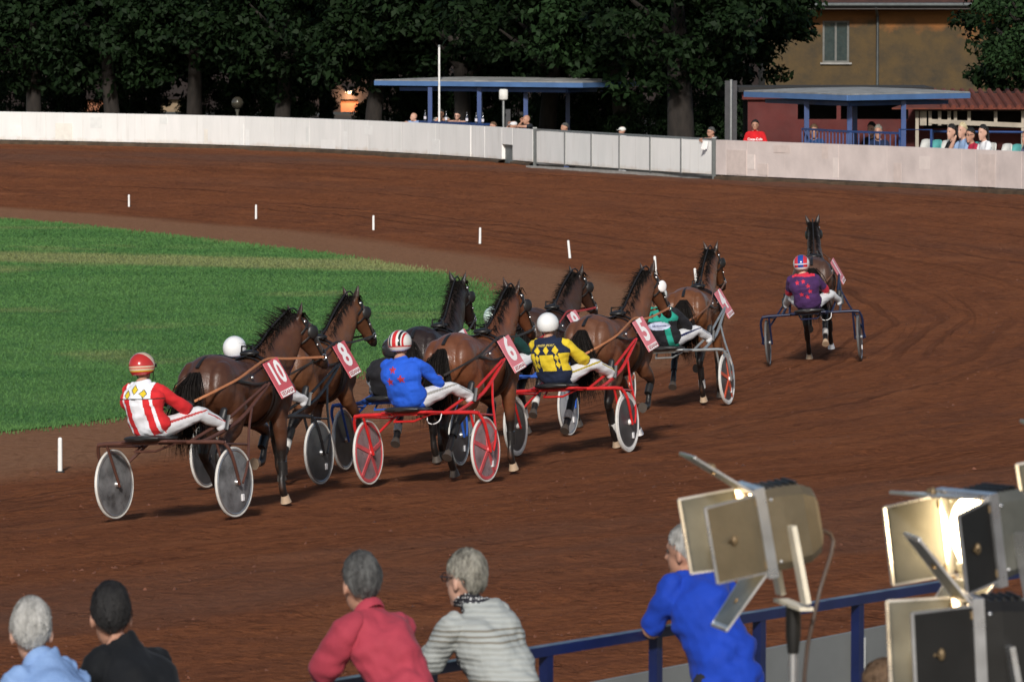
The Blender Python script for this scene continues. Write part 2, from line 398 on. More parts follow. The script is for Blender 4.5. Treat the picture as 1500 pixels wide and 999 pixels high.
# grass blades over the part that shows
def inside_lawn(P):
    ex = np.interp(P[:, 1], GEt[:, 1], GEt[:, 0]); return P[:, 0] < ex + .12 * vnoise(P[:, 1] * 2.3, P[:, 1] * 0 + .5) - .05
N = 420000
P = np.column_stack([RNG.uniform(-17.5, .6, N), 62 + 76 * RNG.uniform(0, 1, N) ** 1.35]); P = P[inside_lawn(P)]
e = np.column_stack([np.zeros(14000), RNG.uniform(64, 138, 14000)]); e[:, 0] = np.interp(e[:, 1], GEt[:, 1], GEt[:, 0]) + RNG.normal(0.05, .22, 14000)
hgt = np.concatenate([RNG.uniform(.02, .045, len(P)), RNG.uniform(.03, .08, len(e))]); P = np.vstack([P, e])
n = len(P); ang = RNG.uniform(0, 6.283, n); wd = RNG.uniform(.005, .010, n) * (1 + (P[:, 1] - 62) * .012)
lean = RNG.normal(0, .022, (n, 2)); base = np.column_stack([P, np.full(n, .01)])
dx = np.column_stack([np.cos(ang) * wd, np.sin(ang) * wd, np.zeros(n)])
tri = np.empty((n, 3, 3)); tri[:, 0] = base - dx; tri[:, 1] = base + dx; tri[:, 2] = base + np.column_stack([lean, hgt])
tag(quads('grass', tri.reshape(-1, 3), GM, tri=True), 'short green grass covering the infield lawn', 'grass', kind='stuff')

# loose clods and pebbles churned up on the track
n = 26000; uu = RNG.uniform(-1.5, 24, n)
cx = np.column_stack([RNG.uniform(-14, 15, n), 31 + 100 * RNG.uniform(0, 1, n) ** 1.4]); cu, cv = track_uv(cx); k = (cu > -1.5) & (cu < 24); cx = cx[k]; cu = cu[k]; cv = cv[k]
keep = (vnoise(cu * .9, cv * .35) + .5 * vnoise(cu * 3, cv * 1.2) + RNG.uniform(-.5, .5, len(cx))) > .15; cx = cx[keep]; cu = cu[keep]; cv = cv[keep]; n = len(cx)
z0 = tz(cx, cu, cv); r = RNG.gamma(2.2, .0042, n).clip(.005, .026); a0 = RNG.uniform(0, 6.28, n)
def oct_tris(c, r, a0):
    n = len(c); p = [np.column_stack([np.cos(a0 + k * 2.094) * r * RNG.uniform(.7, 1.5, n), np.sin(a0 + k * 2.094) * r * RNG.uniform(.7, 1.5, n), -.25 * r]) + c for k in range(3)]
    t = c + np.column_stack([RNG.normal(0, .25, n) * r, RNG.normal(0, .25, n) * r, r * RNG.uniform(.5, .95, n)])
    out = np.empty((n, 3, 3, 3))
    for k in range(3): out[:, k, 0] = p[k]; out[:, k, 1] = p[(k + 1) % 3]; out[:, k, 2] = t
    return out.reshape(-1, 3)
tag(quads('soil_clods', oct_tris(np.column_stack([cx, z0 + .002]), r, a0), M('soil clod', (.12, .045, .025), .95, var=.45, vs=3), tri=True), 'loose clods of dark red soil strewn over the track', 'soil', kind='stuff')

# white rubber pylons along the inner edge
def pylon(px, py, label):
    p = at_z(px, py, 0.0); b = MB(); b.tube([(0, 0, -.04), (0, 0, .02), (0, 0, .2), (0, 0, .37)], [(.027, .027), (.027, .027), (.026, .026), (.025, .025)], n=12); b.ball((0, 0, .37), (.025, .025, .022), 12, 6)
    e = empty('track_pylon', loc=p); e.rotation_euler = (R(random.uniform(-3, 3)), R(-5 * (px > 800) + random.uniform(-1.5, 1.5)), 0)
    b.build('post', M('white pylon plastic', (.80, .79, .76), .5, var=.05), e)
    c = MB(); c.tube([(0, 0, -.03), (0, 0, .012)], .05, n=12); c.build('ground_socket', M('dark rubber', (.03, .028, .026), .8), e)
    tag(e, label, 'pylon', 'white pylons along the inner edge of the track')
for px, py, l in ((88, 691, 'white pylon nearest the camera, left of the number 10 sulky'), (189, 308, 'leftmost of the far white pylons beside the infield lawn'), (375, 324, 'second far white pylon from the left along the bend'),
                  (547, 341, 'third far white pylon from the left along the bend'), (703, 360, 'fourth far white pylon, above the number 7 horse'), (835, 380, 'slightly tilted white pylon above the number 9 horse'),
                  (961, 405, 'white pylon above the head of the number 5 horse'), (1021, 424, 'white pylon beside the neck of the number 4 horse')): pylon(px, py, l)

# ================================================================== the far boundary wall
def wall_dir(px):
    d = wall_pt(px + 12) - wall_pt(px - 12); return d / np.linalg.norm(d)
def wall_n(px): d = wall_dir(px); return V(d[1], -d[0])            # towards the track
def behind(px, k):                                     # a point k metres behind the wall, still on the pixel column px
    p = wall_pt(px); return p * (1 + k / -wall_n(px)[1] / p[1])
def wall_z(px, py):                                    # height of a pixel on the wall's face
    p = wall_pt(px); return at_y(px, py, p[1]).z
WHT, t = newmat('painted concrete wall')
ob = t.coord('Object'); geo = t.n('NewGeometry'); sp = t.n('SeparateXYZ'); t.l(geo.outputs['Position'], sp.inputs[0])
c = t.mix(t.ramp(t.noise(t.coord('Object', (1, 1, .35)), 2.2, 5), [(.3, 0), (.75, 1)]), (.78, .78, .76), (.88, .87, .85))
low = t.ramp(t.math('ADD', sp.outputs[2], t.math('MULTIPLY', t.noise(ob, 2.5, 5), .22)), [(.0, 1), (1, 0)])
stain = t.ramp(t.math('ADD', t.math('SUBTRACT', sp.outputs[2], ZW), t.math('MULTIPLY', t.noise(ob, 2.6, 5), .3)), [(.14, .75), (.36, 0)])
c = t.mix(stain, c, (.50, .36, .22)); 
c = t.mix(t.ramp(t.noise(t.coord('Object', (9, 9, .5)), 1, 4), [(.58, 0), (.75, .3)]), c, (.50, .47, .42))
t.l(c, t.b.inputs['Base Color']); t.b.inputs['Roughness'].default_value = .85
PINK = M('worn wall paint with pink light tint', (.66, .57, .54), .85, var=.12, vs=1.5, bump=.3, bs=12)  # pink cast of the other floodlights put into the worn paint colour
PW = [M('fresh white patch', (.86, .86, .84), .8, var=.04), M('greyish patch', (.76, .77, .75), .85, var=.06), M('cream patch', (.80, .77, .70), .85, var=.08)]
PP = [M('fresh patch with pink light tint', (.74, .65, .61), .8, var=.05), M('dull patch with pink light tint', (.63, .53, .49), .85, var=.08)]  # patches carry the same painted-in pink light
KERB = M('earthy concrete kerb', (.075, .048, .028), .95, var=.4, vs=3, bump=.6, bs=14)
def wall_run(label, name, joints, gap=.012, mat=WHT, top=HW, z0=.11):
    p0 = wall_pt(joints[0]); e = empty(name, loc=(p0[0], p0[1], ZW)); tag(e, label, 'wall'); o3 = V(p0[0], p0[1], ZW)
    for a, b in zip(joints[:-1], joints[1:]):
        steps = max(2, int((b - a) / 60) + 1); q = np.linspace(a, b, steps); mb = MB(); secs = []
        for i, x in enumerate(q):
            pt = wall_pt(x); d = wall_dir(x); nn = wall_n(x)
            pt = pt + d * (gap * .5 if i == 0 else -gap * .5 if i == len(q) - 1 else 0)
            off = random.uniform(0, .006) if i == 0 else off
            secs.append((pt, nn, off))
        vs = []; fs = []
        for pt, nn, off in secs:
            f2 = pt + nn * off; k2 = pt - nn * .14
            vs += [V(*f2, ZW + z0) - o3, V(*f2, ZW + top) - o3, V(*k2, ZW + top) - o3, V(*k2, ZW + z0) - o3]
        for i in range(len(secs) - 1):
            for k in range(4): fs.append((i * 4 + k, i * 4 + (k + 1) % 4, i * 4 + 4 + (k + 1) % 4, i * 4 + 4 + k))
        L = (len(secs) - 1) * 4; fs.append((3, 2, 1, 0)); fs.append((L, L + 1, L + 2, L + 3))
        mb.add(vs, fs).build('wall_panel', mat, e, smooth=False)
    q = np.linspace(joints[0], joints[-1], max(3, int((joints[-1] - joints[0]) / 30))); mb = MB(); vs = []; fs = []
    for x in q:
        pt = wall_pt(x); nn = wall_n(x); w = .10 + .03 * math.sin(x * .13)
        for o_, zz in ((w, -.15), (w * .8, .06 + .012 * math.sin(x * .31)), (-.10, .10), (-.12, -.15)): vs.append(V(*(pt + nn * o_), ZW + zz) - o3)
    for i in range(len(q) - 1):
        for k in range(4): fs.append((i * 4 + k, i * 4 + (k + 1) % 4, i * 4 + 4 + (k + 1) % 4, i * 4 + 4 + k))
    mb.add(vs, fs).build('base_kerb', KERB, e, smooth=False)
    mb = MB()
    for a, b in zip(joints[:-1], joints[1:]):
        m = (a + b) / 2; pt = wall_pt(m) - wall_n(m) * .07; mb.box(V(*pt, ZW + .09) - o3, (.1, .1, .16))
    mb.build('footing', KERB, e, smooth=False)
    return e, o3
def patch(e, o3, x0, y0, x1, y1, mat):
    m = (x0 + x1) / 2; p0 = wall_pt(x0); p1 = wall_pt(x1); zt = max(wall_z(m, y0), ZW + .2); zb = max(wall_z(m, y1), ZW + .115); zt = min(zt, ZW + HW - .005)
    if zt - zb < .02: return
    nn = wall_n(m); d = p1 - p0; L = np.linalg.norm(d); d /= L; c = (p0 + p1) / 2 + nn * (-.015 + .007 + random.uniform(.000, .004))
    rot = np.stack([V(*d, 0), V(*-nn, 0), V(0, 0, 1)], 1)
    MB().box(V(*c, (zt + zb) / 2) - o3, (L, .03, zt - zb), rot=rot).build('patch', mat, e, smooth=False)
e, o3 = wall_run('long white concrete wall curving round the bend on the left', 'boundary_wall', [-420, -330, -240, -150, -70, 0, 33, 68, 122, 172, 245, 298, 359, 402, 455, 500, 540, 590, 640, 690])
for b in ((133, 172, 151, 188), (82, 181, 107, 205), (16, 184, 31, 200), (234, 172, 246, 182), (300, 190, 330, 214), (346, 182, 358, 217), (361, 190, 373, 216), (443, 186, 454, 208), (472, 205, 493, 222), (505, 193, 521, 223), (536, 184, 550, 198), (568, 195, 582, 226), (609, 192, 630, 229), (635, 205, 646, 230), (186, 190, 214, 208), (415, 199, 430, 216)): patch(e, o3, *b, random.choice(PW))
e, o3 = wall_run('short white wall section with a small grey hatch beside the gate', 'boundary_wall', [691.5, 711, 736], gap=.03)
e2, o3b = wall_run('white wall end panel between the grey hatch and the metal gate', 'boundary_wall', [751, 781], gap=.03)
pt = wall_pt(743.5); d = wall_dir(743); nn = wall_n(743); L = np.linalg.norm(wall_pt(751) - wall_pt(736)); rot = np.stack([V(*d, 0), V(*-nn, 0), V(0, 0, 1)], 1)
zt = wall_z(743, 212); MB().box(V(*(pt - nn * .06), (ZW + HW + zt) / 2) - o3, (L, .13, ZW + HW - zt), rot=rot).build('wall_panel', WHT, e, smooth=False)
HG = M('grey hatch metal', (.17, .19, .19), .55, .3, var=.2, vs=4)
MB().box(V(*(pt - nn * .10), (ZW + zt) / 2) - o3, (L * .98, .03, zt - ZW - .02), rot=rot).build('hatch', HG, e, smooth=False)
MB().box(V(*(pt + d * L * .30 - nn * .07), (ZW + zt) / 2) - o3, (.05, .035, zt - ZW - .04), rot=rot).build('hatch_bar', HG, e, smooth=False)
e, o3 = wall_run('pinkish white concrete wall running to the right edge below the seats', 'boundary_wall', [1049, 1064, 1095, 1150, 1229, 1300, 1409, 1429, 1460, 1497, 1560, 1650, 1790], mat=PINK)
for b in ((1065, 220, 1094, 256), (1095, 227, 1106, 248), (1134, 213, 1158, 224), (1171, 227, 1184, 246), (1197, 213, 1214, 233), (1211, 231, 1229, 260), (1347, 229, 1363, 248), (1433, 226, 1458, 274), (1310, 239, 1321, 268), (1110, 240, 1125, 257)): patch(e, o3, *b, random.choice(PP))
# metal-framed gate
e = empty('metal_gate', loc=(*wall_pt(786), ZW)); o3 = V(*wall_pt(786), ZW); tag(e, 'long white panelled gate with grey metal frame in the boundary wall', 'gate')
STEEL = M('galvanised steel', (.30, .31, .31), .5, .6, var=.15, vs=5)
gp = [786, 828, 867, 908, 953, 998, 1044]
for a, b in zip(gp[:-1], gp[1:]):
    p0 = wall_pt(a); p1 = wall_pt(b); m = (a + b) / 2; nn = wall_n(m); dd = (p1 - p0); L = np.linalg.norm(dd); dd /= L; rot = np.stack([V(*dd, 0), V(*-nn, 0), V(0, 0, 1)], 1)
    MB().box(V(*((p0 + p1) / 2 - nn * .03), ZW + .53) - o3, (L - .045, .03, .84), rot=rot).build('gate_panel', WHT, e, smooth=False)
fr = MB()
for x in gp: fr.box(V(*(wall_pt(x) - wall_n(x) * .02), ZW + .53) - o3, (.05, .06, .88), rot=rot)
for zz in (.085, .975): fr.bar(V(*(wall_pt(786) - wall_n(786) * .02), ZW + zz) - o3, V(*(wall_pt(1044) - wall_n(1044) * .02), ZW + zz) - o3, .05)
fr.build('gate_frame', STEEL, e, smooth=False)
MB().box(V(*wall_pt(915), ZW + .0) - o3, (np.linalg.norm(wall_pt(1044) - wall_pt(786)) * .96, .1, .1), rot=rot).build('threshold', M('grey concrete', (.3, .29, .27), .9), e, smooth=False)
for x, l in ((784, 'dark steel gate post at the left end of the gate'), (1046.5, 'dark steel gate post at the right end of the gate')):
    q = wall_pt(x); g = empty('gate_post', loc=(*q, ZW)); b = MB(); b.box((0, .03, .46), (.09, .12, 1.1)); b.build('post', M('dark steel', (.10, .11, .11), .6, .4), g, smooth=False)
    b = MB(); b.box((0, .03, 1.02), (.11, .14, .03)); b.build('cap', STEEL, g, smooth=False); tag(g, l, 'post', 'gate posts')

# raised apron behind the wall
AZ = 0.50
APR = M('trodden earth', (.03, .026, .02), .95, var=.3, vs=.8, bump=.5, bs=6)
q = np.linspace(-420, 1800, 60); vs = []; n = len(q)
for x in q: vs.append((*(wall_pt(x) - wall_n(x) * .2), AZ))
for x in q: vs.append((*(wall_pt(x) - wall_n(x) * .2 + V(.35, .94) * 110), AZ))
MBa = MB(); MBa.add(vs, [(i, i + 1, n + i + 1, n + i) for i in range(n - 1)])
tag(MBa.build('apron', APR, smooth=False), kind='structure')

# ================================================================== behind the wall
BLUE = M('blue painted steel', (.018, .05, .17), .45, var=.2, vs=4)
BLUEF = M('sky blue fascia paint', (.075, .155, .33), .5, var=.15, vs=2)
ROOFG = M('weathered grey roof sheet', (.25, .25, .24), .8, var=.3, vs=3, bump=.4, bs=9)
BARK = M('brown bark', (.022, .017, .014), .95, var=.4, vs=7, bump=.8, bs=22, stretch=(1, 1, .3))
def pavilion(name, label, corners, zr, posts, deck=True):
    """corners: four plan points (xy) of the roof"""
    c0 = np.mean(corners, 0); e = empty(name, loc=(*c0, AZ)); o3 = V(*c0, AZ); C = [np.asarray(c) for c in corners]
    vs = [V(*c, zr) - o3 for c in C] + [V(*(c0 + (c - c0) * .5), zr + .07) - o3 for c in C] + [V(*c, zr - .03) - o3 for c in C]
    fs = [(4, 5, 6, 7)] + [(i, (i + 1) % 4, 4 + (i + 1) % 4, 4 + i) for i in range(4)] + [(8 + i, 8 + (i + 1) % 4, (i + 1) % 4, i) for i in range(4)] + [(11, 10, 9, 8)]
    b = MB(); b.add(vs, fs); ro = b.build('roof', ROOFG, e, smooth=False)
    for i in range(4):
        a = C[i]; d = C[(i + 1) % 4]; b = MB(); b.bar(V(*a, zr - .098) - o3, V(*d, zr - .098) - o3, .035, .13); b.build('fascia', BLUEF, ro, smooth=False)
    for p in posts:
        b = MB(); b.box(V(*p, (AZ + zr - .2) / 2) - o3, (.12, .12, zr - .2 - AZ)); b.box(V(*p, AZ + .02) - o3, (.22, .22, .04)); b.build('post', BLUE, e, smooth=False)
    b = MB()
    for i in range(4):
        a = c0 + (C[i] - c0) * .8; d = c0 + (C[(i + 1) % 4] - c0) * .8; b.bar(V(*a, zr - .26) - o3, V(*d, zr - .26) - o3, .08, .1)
    b.build('roof_beam', BLUE, e, smooth=False)
    tag(e, label, 'pavilion'); return e, o3
def pt_at(px, Y): return V((px - 750) / F * Y * 1.0, Y)
def ztop(py, Y): return at_y(750, py, Y).z
# left pavilion
YL = wall_pt(700)[1] + 2.2
cA = [pt_at(549, YL + 2.6), pt_at(853, YL - 1.4), pt_at(853, YL - 1.4) + V(1.6, 2.6), pt_at(549, YL + 2.6) + V(1.6, 2.6)]
pav1, _ = pavilion('pavilion', 'open pavilion with flat grey roof and blue posts left of the gate', cA, ztop(119, YL), [pt_at(630, YL + 1.6), pt_at(702, YL + .9), pt_at(770, YL + .4), pt_at(646, YL + 1.6) + V(1.1, 2.0), pt_at(775, YL + .3) + V(1.1, 2.0)])
# its counter
b = MB(); o = V(*pt_at(665, YL + .9), AZ); rr = wall_dir(665); 
p0 = behind(622, .62); p1 = behind(716, .62)
e = empty('drinks_counter', loc=(*p0, AZ)); o3 = V(*p0, AZ); b.bar(V(*p0, ZW + .985) - o3, V(*p1, ZW + .985) - o3, .5, .05); b.build('counter_top', BLUE, e, smooth=False)
b = MB(); b.bar(V(*p0, AZ + .62) - o3, V(*p1, AZ + .62) - o3, .3, 1.22); b.build('counter_front', BLUE, e, smooth=False); tag(e, 'blue counter under the left pavilion behind the wall', 'counter')
def bottle(px, label, glass):
    p = behind(px, .5); z = ZW + 1.01; e = empty('bottle', loc=(*p, z)); b = MB()
    b.tube([(0, 0, 0), (0, 0, .17), (0, 0, .21), (0, 0, .25), (0, 0, .28)], [.036, .036, .02, .014, .014], n=10); b.build('glass', glass, e)
    b = MB(); b.tube([(0, 0, .05), (0, 0, .13)], .0375, n=10); b.build('paper_label', M('label paper', (.7, .66, .72), .6), e)
    b = MB(); b.tube([(0, 0, .28), (0, 0, .295)], .016, n=8); b.build('cap', STEEL, e); tag(e, label, 'bottle', 'bottles on the blue counter')
DG = M('dark bottle glass', (.03, .035, .05), .12, var=.1, coat=.3)
for x, l in ((624.5, 'bottle on the counter beside the man in the light blue shirt'), (655, 'bottle in front of the man in the striped shirt'), (685, 'bottle on the counter right of the woman in black'), (698.5, 'bottle in front of the middle blue post'), (708, 'bottle at the right end of the blue counter')): bottle(x, l, DG)
# thin white pole on the left pavilion
p = pt_at(643.5, YL + 1.3); zr = ztop(128, p[1]); zt = ztop(69, p[1]); e = empty('flag_pole', loc=(*p, AZ)); b = MB(); b.tube([(0, 0, 0), (0, 0, zt - AZ)], .03, n=10); b.build('pole', M('white pole paint', (.75, .75, .74), .5), e); b = MB(); b.ball((0, 0, zt - AZ + .02), .04); b.build('finial', STEEL, e); tag(e, 'thin white pole rising through the left pavilion roof', 'pole')
# floodlight-style box lamp on a short pole
p = behind(738, .7); e = empty('box_lamp', loc=(*p, AZ)); zb = ztop(147, p[1]) - AZ; zt = ztop(131, p[1]) - AZ
b = MB(); b.tube([(0, 0, 0), (0, 0, zb)], .035, n=10); b.build('pole', STEEL, e); b = MB(); b.box((0, 0, (zb + zt) / 2), (.24, .2, zt - zb), bev=.03); b.build('lamp_box', M('off white plastic', (.68, .67, .63), .5), e); b = MB(); b.box((.12, .25, zb * .62), (.14, .02, zb * .5)); b.bar((0, 0, zb * .8), (.06, .25, zb * .8), .03); b.bar((0, 0, zb * .45), (.06, .25, zb * .45), .03); b.build('dark_panel', M('grey board', (.04, .04, .045), .7), e, smooth=False)
tag(e, 'white box on a grey pole in front of the left pavilion', 'lamp')
# sign pole seen edge on
p = behind(1071, .6); e = empty('sign_post', loc=(*p, AZ)); zt = ztop(117, p[1]) - AZ
b = MB(); b.tube([(0, 0, 0), (0, 0, zt)], .035, n=10); b.build('pole', STEEL, e); b = MB(); b.box((0, .12, zt - .78), (.30, .03, 1.5)); b.build('board', M('grey board', (.04, .04, .045), .7), e, smooth=False)
b = MB(); b.bar((0, 0, zt * .7), (0, .11, zt * .7), .05); b.bar((0, 0, zt * .45), (0, .11, zt * .45), .05); b.build('clamp', STEEL, e, smooth=False); tag(e, 'tall dark board on a steel pole right of the gate', 'sign')
# right pavilion, a corner towards the track
YR = wall_pt(1240)[1] + 1.3
c1 = pt_at(1241, YR); c0 = pt_at(1090, YR + 5.0); c2 = pt_at(1420, YR + 3.2); c3 = c0 + c2 - c1
zr2 = ztop(138, YR)
pav2, _ = pavilion('pavilion', 'open pavilion with pale grey roof and bright blue fascia on the right', [c0, c1, c2, c3], zr2, [c1 + (c3 - c1) * .12, c1 + (c0 - c1) * .42 + V(.1, .3), c1 + (c2 - c1) * .46 + V(0, .3), c1 + (c3 - c1) * .42])
def railing(name, label, pts, h, gap, mat, rail2=.12):
    e = empty(name, loc=(*pts[0], AZ)); o3 = V(*pts[0], AZ)
    for a, c in zip(pts[:-1], pts[1:]):
        L = np.linalg.norm(c - a); b = MB(); b.bar(V(*a, AZ + h) - o3, V(*c, AZ + h) - o3, .05); b.bar(V(*a, AZ + rail2) - o3, V(*c, AZ + rail2) - o3, .04); b.build('rail', mat, e, smooth=False)
        if not gap: continue
        for k in range(int(L / gap) + 1):
            q = a + (c - a) * min(1, k * gap / L); b = MB(); b.box(V(*q, AZ + (h + .0) / 2) - o3, (.028, .028, h - .03)); b.build('baluster', mat, e, smooth=False)
    tag(e, label, 'railing'); return e
r1 = behind(1243, .5); r2 = behind(1318, .5); r0 = pt_at(1175, YR + 2.2)
hR = ztop(193, r1[1]) - AZ
railing('blue_railing', 'blue upright-bar railing in front of the right pavilion', [r0, r1, r2], hR, .21, BLUE)
b3 = pt_at(1318, r2[1] + .3); b4 = pt_at(1364, r2[1] - .1); e = empty('blue_barrier', loc=(*b3, AZ)); hb = ztop(190, b3[1]) - AZ; b = MB()
b.tube([(0, 0, 0), (0, 0, hb), (b4[0] - b3[0], b4[1] - b3[1], hb), (b4[0] - b3[0], b4[1] - b3[1], 0)], .035, n=8); b.build('hoop', BLUE, e, smooth=False); b = MB(); b.bar((0, 0, hb * .55), (b4[0] - b3[0], b4[1] - b3[1], hb * .55), .04); b.build('cross_bar', BLUE, e, smooth=False); tag(e, 'blue tubular hoop barrier left of the plastic seats', 'barrier')
# red building behind the right pavilion
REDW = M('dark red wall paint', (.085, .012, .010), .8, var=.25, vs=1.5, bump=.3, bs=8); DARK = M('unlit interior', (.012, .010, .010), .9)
TILE = M('terracotta tile', (.13, .03, .016), .85, var=.35, vs=6, bump=.6, bs=18)
YB = wall_pt(1240)[1] + 12
xa, xb = pt_at(1095, YB)[0], pt_at(1352, YB)[0]; e = empty('red_building', loc=(xa, YB, AZ)); o3 = V(xa, YB, AZ); zs = ztop(175, YB) - AZ; ze = ztop(146, YB) - AZ
b = MB(); b.box(((xb - xa) / 2, 0, zs / 2), (xb - xa, .25, zs)); b.build('parapet_wall', REDW, e, smooth=False)
for x0, x1 in ((1095, 1168), (1225, 1231), (1330, 1352)):
    q0 = pt_at(x0, YB)[0] - xa; q1 = pt_at(x1, YB)[0] - xa; b = MB(); b.box(((q0 + q1) / 2, .01, (zs + ze) / 2 - .001), (q1 - q0, .22, ze - zs)); b.build('pier', REDW, e, smooth=False)
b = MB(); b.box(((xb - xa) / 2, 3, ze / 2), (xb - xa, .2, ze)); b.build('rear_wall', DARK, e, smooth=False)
b = MB(); b.box(((xb - xa) / 2, .02, ze + .1), (xb - xa + .3, .5, .2)); b.build('lintel', REDW, e, smooth=False)
b = MB(); b.box(((xb - xa) / 2, 1.5, ze + .26), (xb - xa + .5, 3.8, .12)); b.build('roof', M('dark roof felt', (.02, .018, .017), .9), e, smooth=False)
tag(e, 'low dark red building with open bays behind the right pavilion', 'building')
# cream veranda frame with red tiled roof at the far right
CREAM = M('cream painted timber', (.36, .31, .25), .7, var=.2, vs=3)
YV = YB - 1.5; x0 = pt_at(1338, YV)[0]; x1 = pt_at(1640, YV)[0]; W = x1 - x0; e = empty('veranda', loc=(x0, YV, AZ)); z1 = ztop(188, YV) - AZ; z2 = ztop(163, YV) - AZ
zz = lambda py: ztop(py, YV) - AZ
for px in (1343, 1352, 1362, 1376, 1390, 1399, 1419, 1458, 1498, 1540, 1590, 1636):
    b = MB(); q = pt_at(px, YV)[0] - x0; full = px in (1343, 1390, 1498, 1636); b.box((q, 0, (zz(162) + (0 if full else zz(184))) / 2), (.085 if px != 1352 else .17, .1, zz(162) - (0 if full else zz(184)))); b.build('post', CREAM, e, smooth=False)
b = MB(); b.bar((pt_at(1360, YV)[0] - x0, -.02, zz(178)), (W, -.02, zz(190)), .1, .12); b.build('sloping_rail', CREAM, e, smooth=False)
b = MB(); b.bar((0, 0, zz(161)), (W, 0, zz(161)), .14, .07); b.build('head_beam', M('dark timber', (.06, .05, .045), .8), e, smooth=False)
b = MB(); b.box((W / 2, 1.4, zz(190) / 2), (W, .12, zz(190))); b.build('back_wall', REDW, e, smooth=False)
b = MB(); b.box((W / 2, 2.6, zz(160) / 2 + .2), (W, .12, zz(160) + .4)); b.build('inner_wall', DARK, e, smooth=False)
b = MB(); b.add([(-.6, -.5, zz(158)), (W + .3, -.5, zz(158)), (W + .3, 2.9, zz(137)), (.9, 2.9, zz(137)), (-.6, -.5, zz(160)), (W + .3, -.5, zz(160)), (W + .3, 2.9, zz(139)), (.9, 2.9, zz(139))], [(0, 1, 2, 3), (7, 6, 5, 4), (4, 5, 1, 0), (5, 6, 2, 1), (6, 7, 3, 2), (7, 4, 0, 3)]); ro = b.build('roof', TILE, e, smooth=False)
tm = MB(); tm.tube([(0, -.52, zz(158) + .02), (0, 2.85, zz(137) + .02)], .07, n=6); tile0 = tm.build('tile_row', TILE, ro); tile0.location = (.75, 0, 0)
for k in range(1, int((W - .9) / .24)):
    c = tile0.copy(); COL.objects.link(c); c.parent = ro; c.location = (.75 + k * .24, 0, 0)
tag(e, 'cream timber veranda frame under a red tiled roof at the right', 'veranda')
# long handrail behind the seats
q0 = pt_at(1366, YV - 5); q1 = pt_at(1640, YV - 6.5); e = empty('handrail', loc=(*q0, AZ)); h0 = ztop(193, q0[1]) - AZ; dq = q1 - q0; b = MB(); b.tube([(0, 0, h0), (*dq, h0)], .03, n=8); b.build('rail', BLUE, e)
for t_ in (0, .28, .56, 1): b = MB(); b.tube([(*(dq * t_), 0), (*(dq * t_), h0)], .03, n=8); b.build('post', BLUE, e)
tag(e, 'long thin blue handrail behind the plastic seats', 'handrail')
# ochre house
YH2 = 196; x0 = pt_at(1120, YH2)[0]; x1 = pt_at(1500, YH2)[0] + 1.5; W = x1 - x0; e = empty('ochre_house', loc=(x0, YH2, AZ)); zq = lambda py: ztop(py, YH2) - AZ
OCH, t = newmat('stained ochre plaster'); ob = t.coord('Object'); sp = t.n('SeparateXYZ'); t.l(ob, sp.inputs[0])
c = t.mix(t.ramp(t.noise(ob, .9, 5), [(.35, 0), (.65, 1)]), (.19, .070, .016), (.24, .098, .026))
damp = t.ramp(t.math('ADD', t.math('MULTIPLY', sp.outputs[2], -.28), t.math('MULTIPLY', t.noise(ob, .7, 6, .65), 1.3)), [(-.0, 0), (.02, 0)]) if False else t.ramp(t.math('ADD', t.math('MULTIPLY', sp.outputs[2], -.36), t.math('ADD', 1.32, t.math('MULTIPLY', t.noise(ob, .75, 6, .65), .95))), [(.36, 0), (.56, .92)])
c = t.mix(damp, c, t.mix(t.ramp(t.noise(ob, 1.1, 6, .7), [(.35, 0), (.62, 1)]), (.030, .029, .019), (.075, .052, .020)))
t.l(c, t.b.inputs['Base Color']); t.b.inputs['Roughness'].default_value = .9; t.l(t.bump(t.noise(ob, 8, 5), .4, .03), t.b.inputs['Normal'])
wx0 = pt_at(1204, YH2)[0] - x0; wx1 = pt_at(1243, YH2)[0] - x0; wz0 = zq(92); wz1 = zq(31); zt = zq(14); D = .3
for (a, c_, z0, z1) in ((0, wx0, 0, zt), (wx1, W, 0, zt), (wx0, wx1, 0, wz0), (wx0, wx1, wz1, zt)):
    b = MB(); b.box(((a + c_) / 2, 0, (z0 + z1) / 2), (c_ - a, D, z1 - z0)); b.build('wall', OCH, e, smooth=False)
b = MB(); b.box((W / 2, 5, zt / 2), (W, D, zt)); b.box((0.15, 2.5, zt / 2), (.3, 4.7, zt)); b.box((W - .15, 2.5, zt / 2), (.3, 4.7, zt)); b.build('side_walls', OCH, e, smooth=False)
WINF = M('grey window frame', (.12, .12, .11), .6); GLASS = M('dark window glass', (.035, .05, .05), .08, var=.2, spec=.8)
win = MB(); ww = wx1 - wx0; wh = wz1 - wz0
for q in (.035, ww - .035, ww / 2): win.box((wx0 + q, -.03, (wz0 + wz1) / 2), (.07, .06, wh))
for z_ in (wz0 + .03, wz1 - .03): win.box(((wx0 + wx1) / 2, -.028, z_), (ww, .05, .06))
wo = win.build('window', WINF, e, smooth=False)
for s_ in (.26, .74): b = MB(); b.box((wx0 + ww * s_, -.0, (wz0 + wz1) / 2), (ww * .42, .012, wh - .1)); b.build('pane', GLASS, wo, smooth=False)
b = MB(); b.box((wx0 + ww * .74, .02, wz0 + .28), (ww * .4, .02, .42)); b.build('red_blind', M('red blind', (.30, .04, .02), .8), wo, smooth=False)
b = MB(); b.box(((wx0 + wx1) / 2, -.19, wz0 - .03), (ww + .16, .12, .06)); b.build('sill', M('grey concrete', (.3, .29, .27), .9), wo, smooth=False)
b = MB(); b.box((W / 2, -.55, zt + .10), (W + .8, 1.2, .2)); b.build('eaves', M('dark timber', (.06, .05, .045), .8), e, smooth=False)
DTILE = M('old dark tile', (.06, .022, .014), .9, var=.4, vs=5)
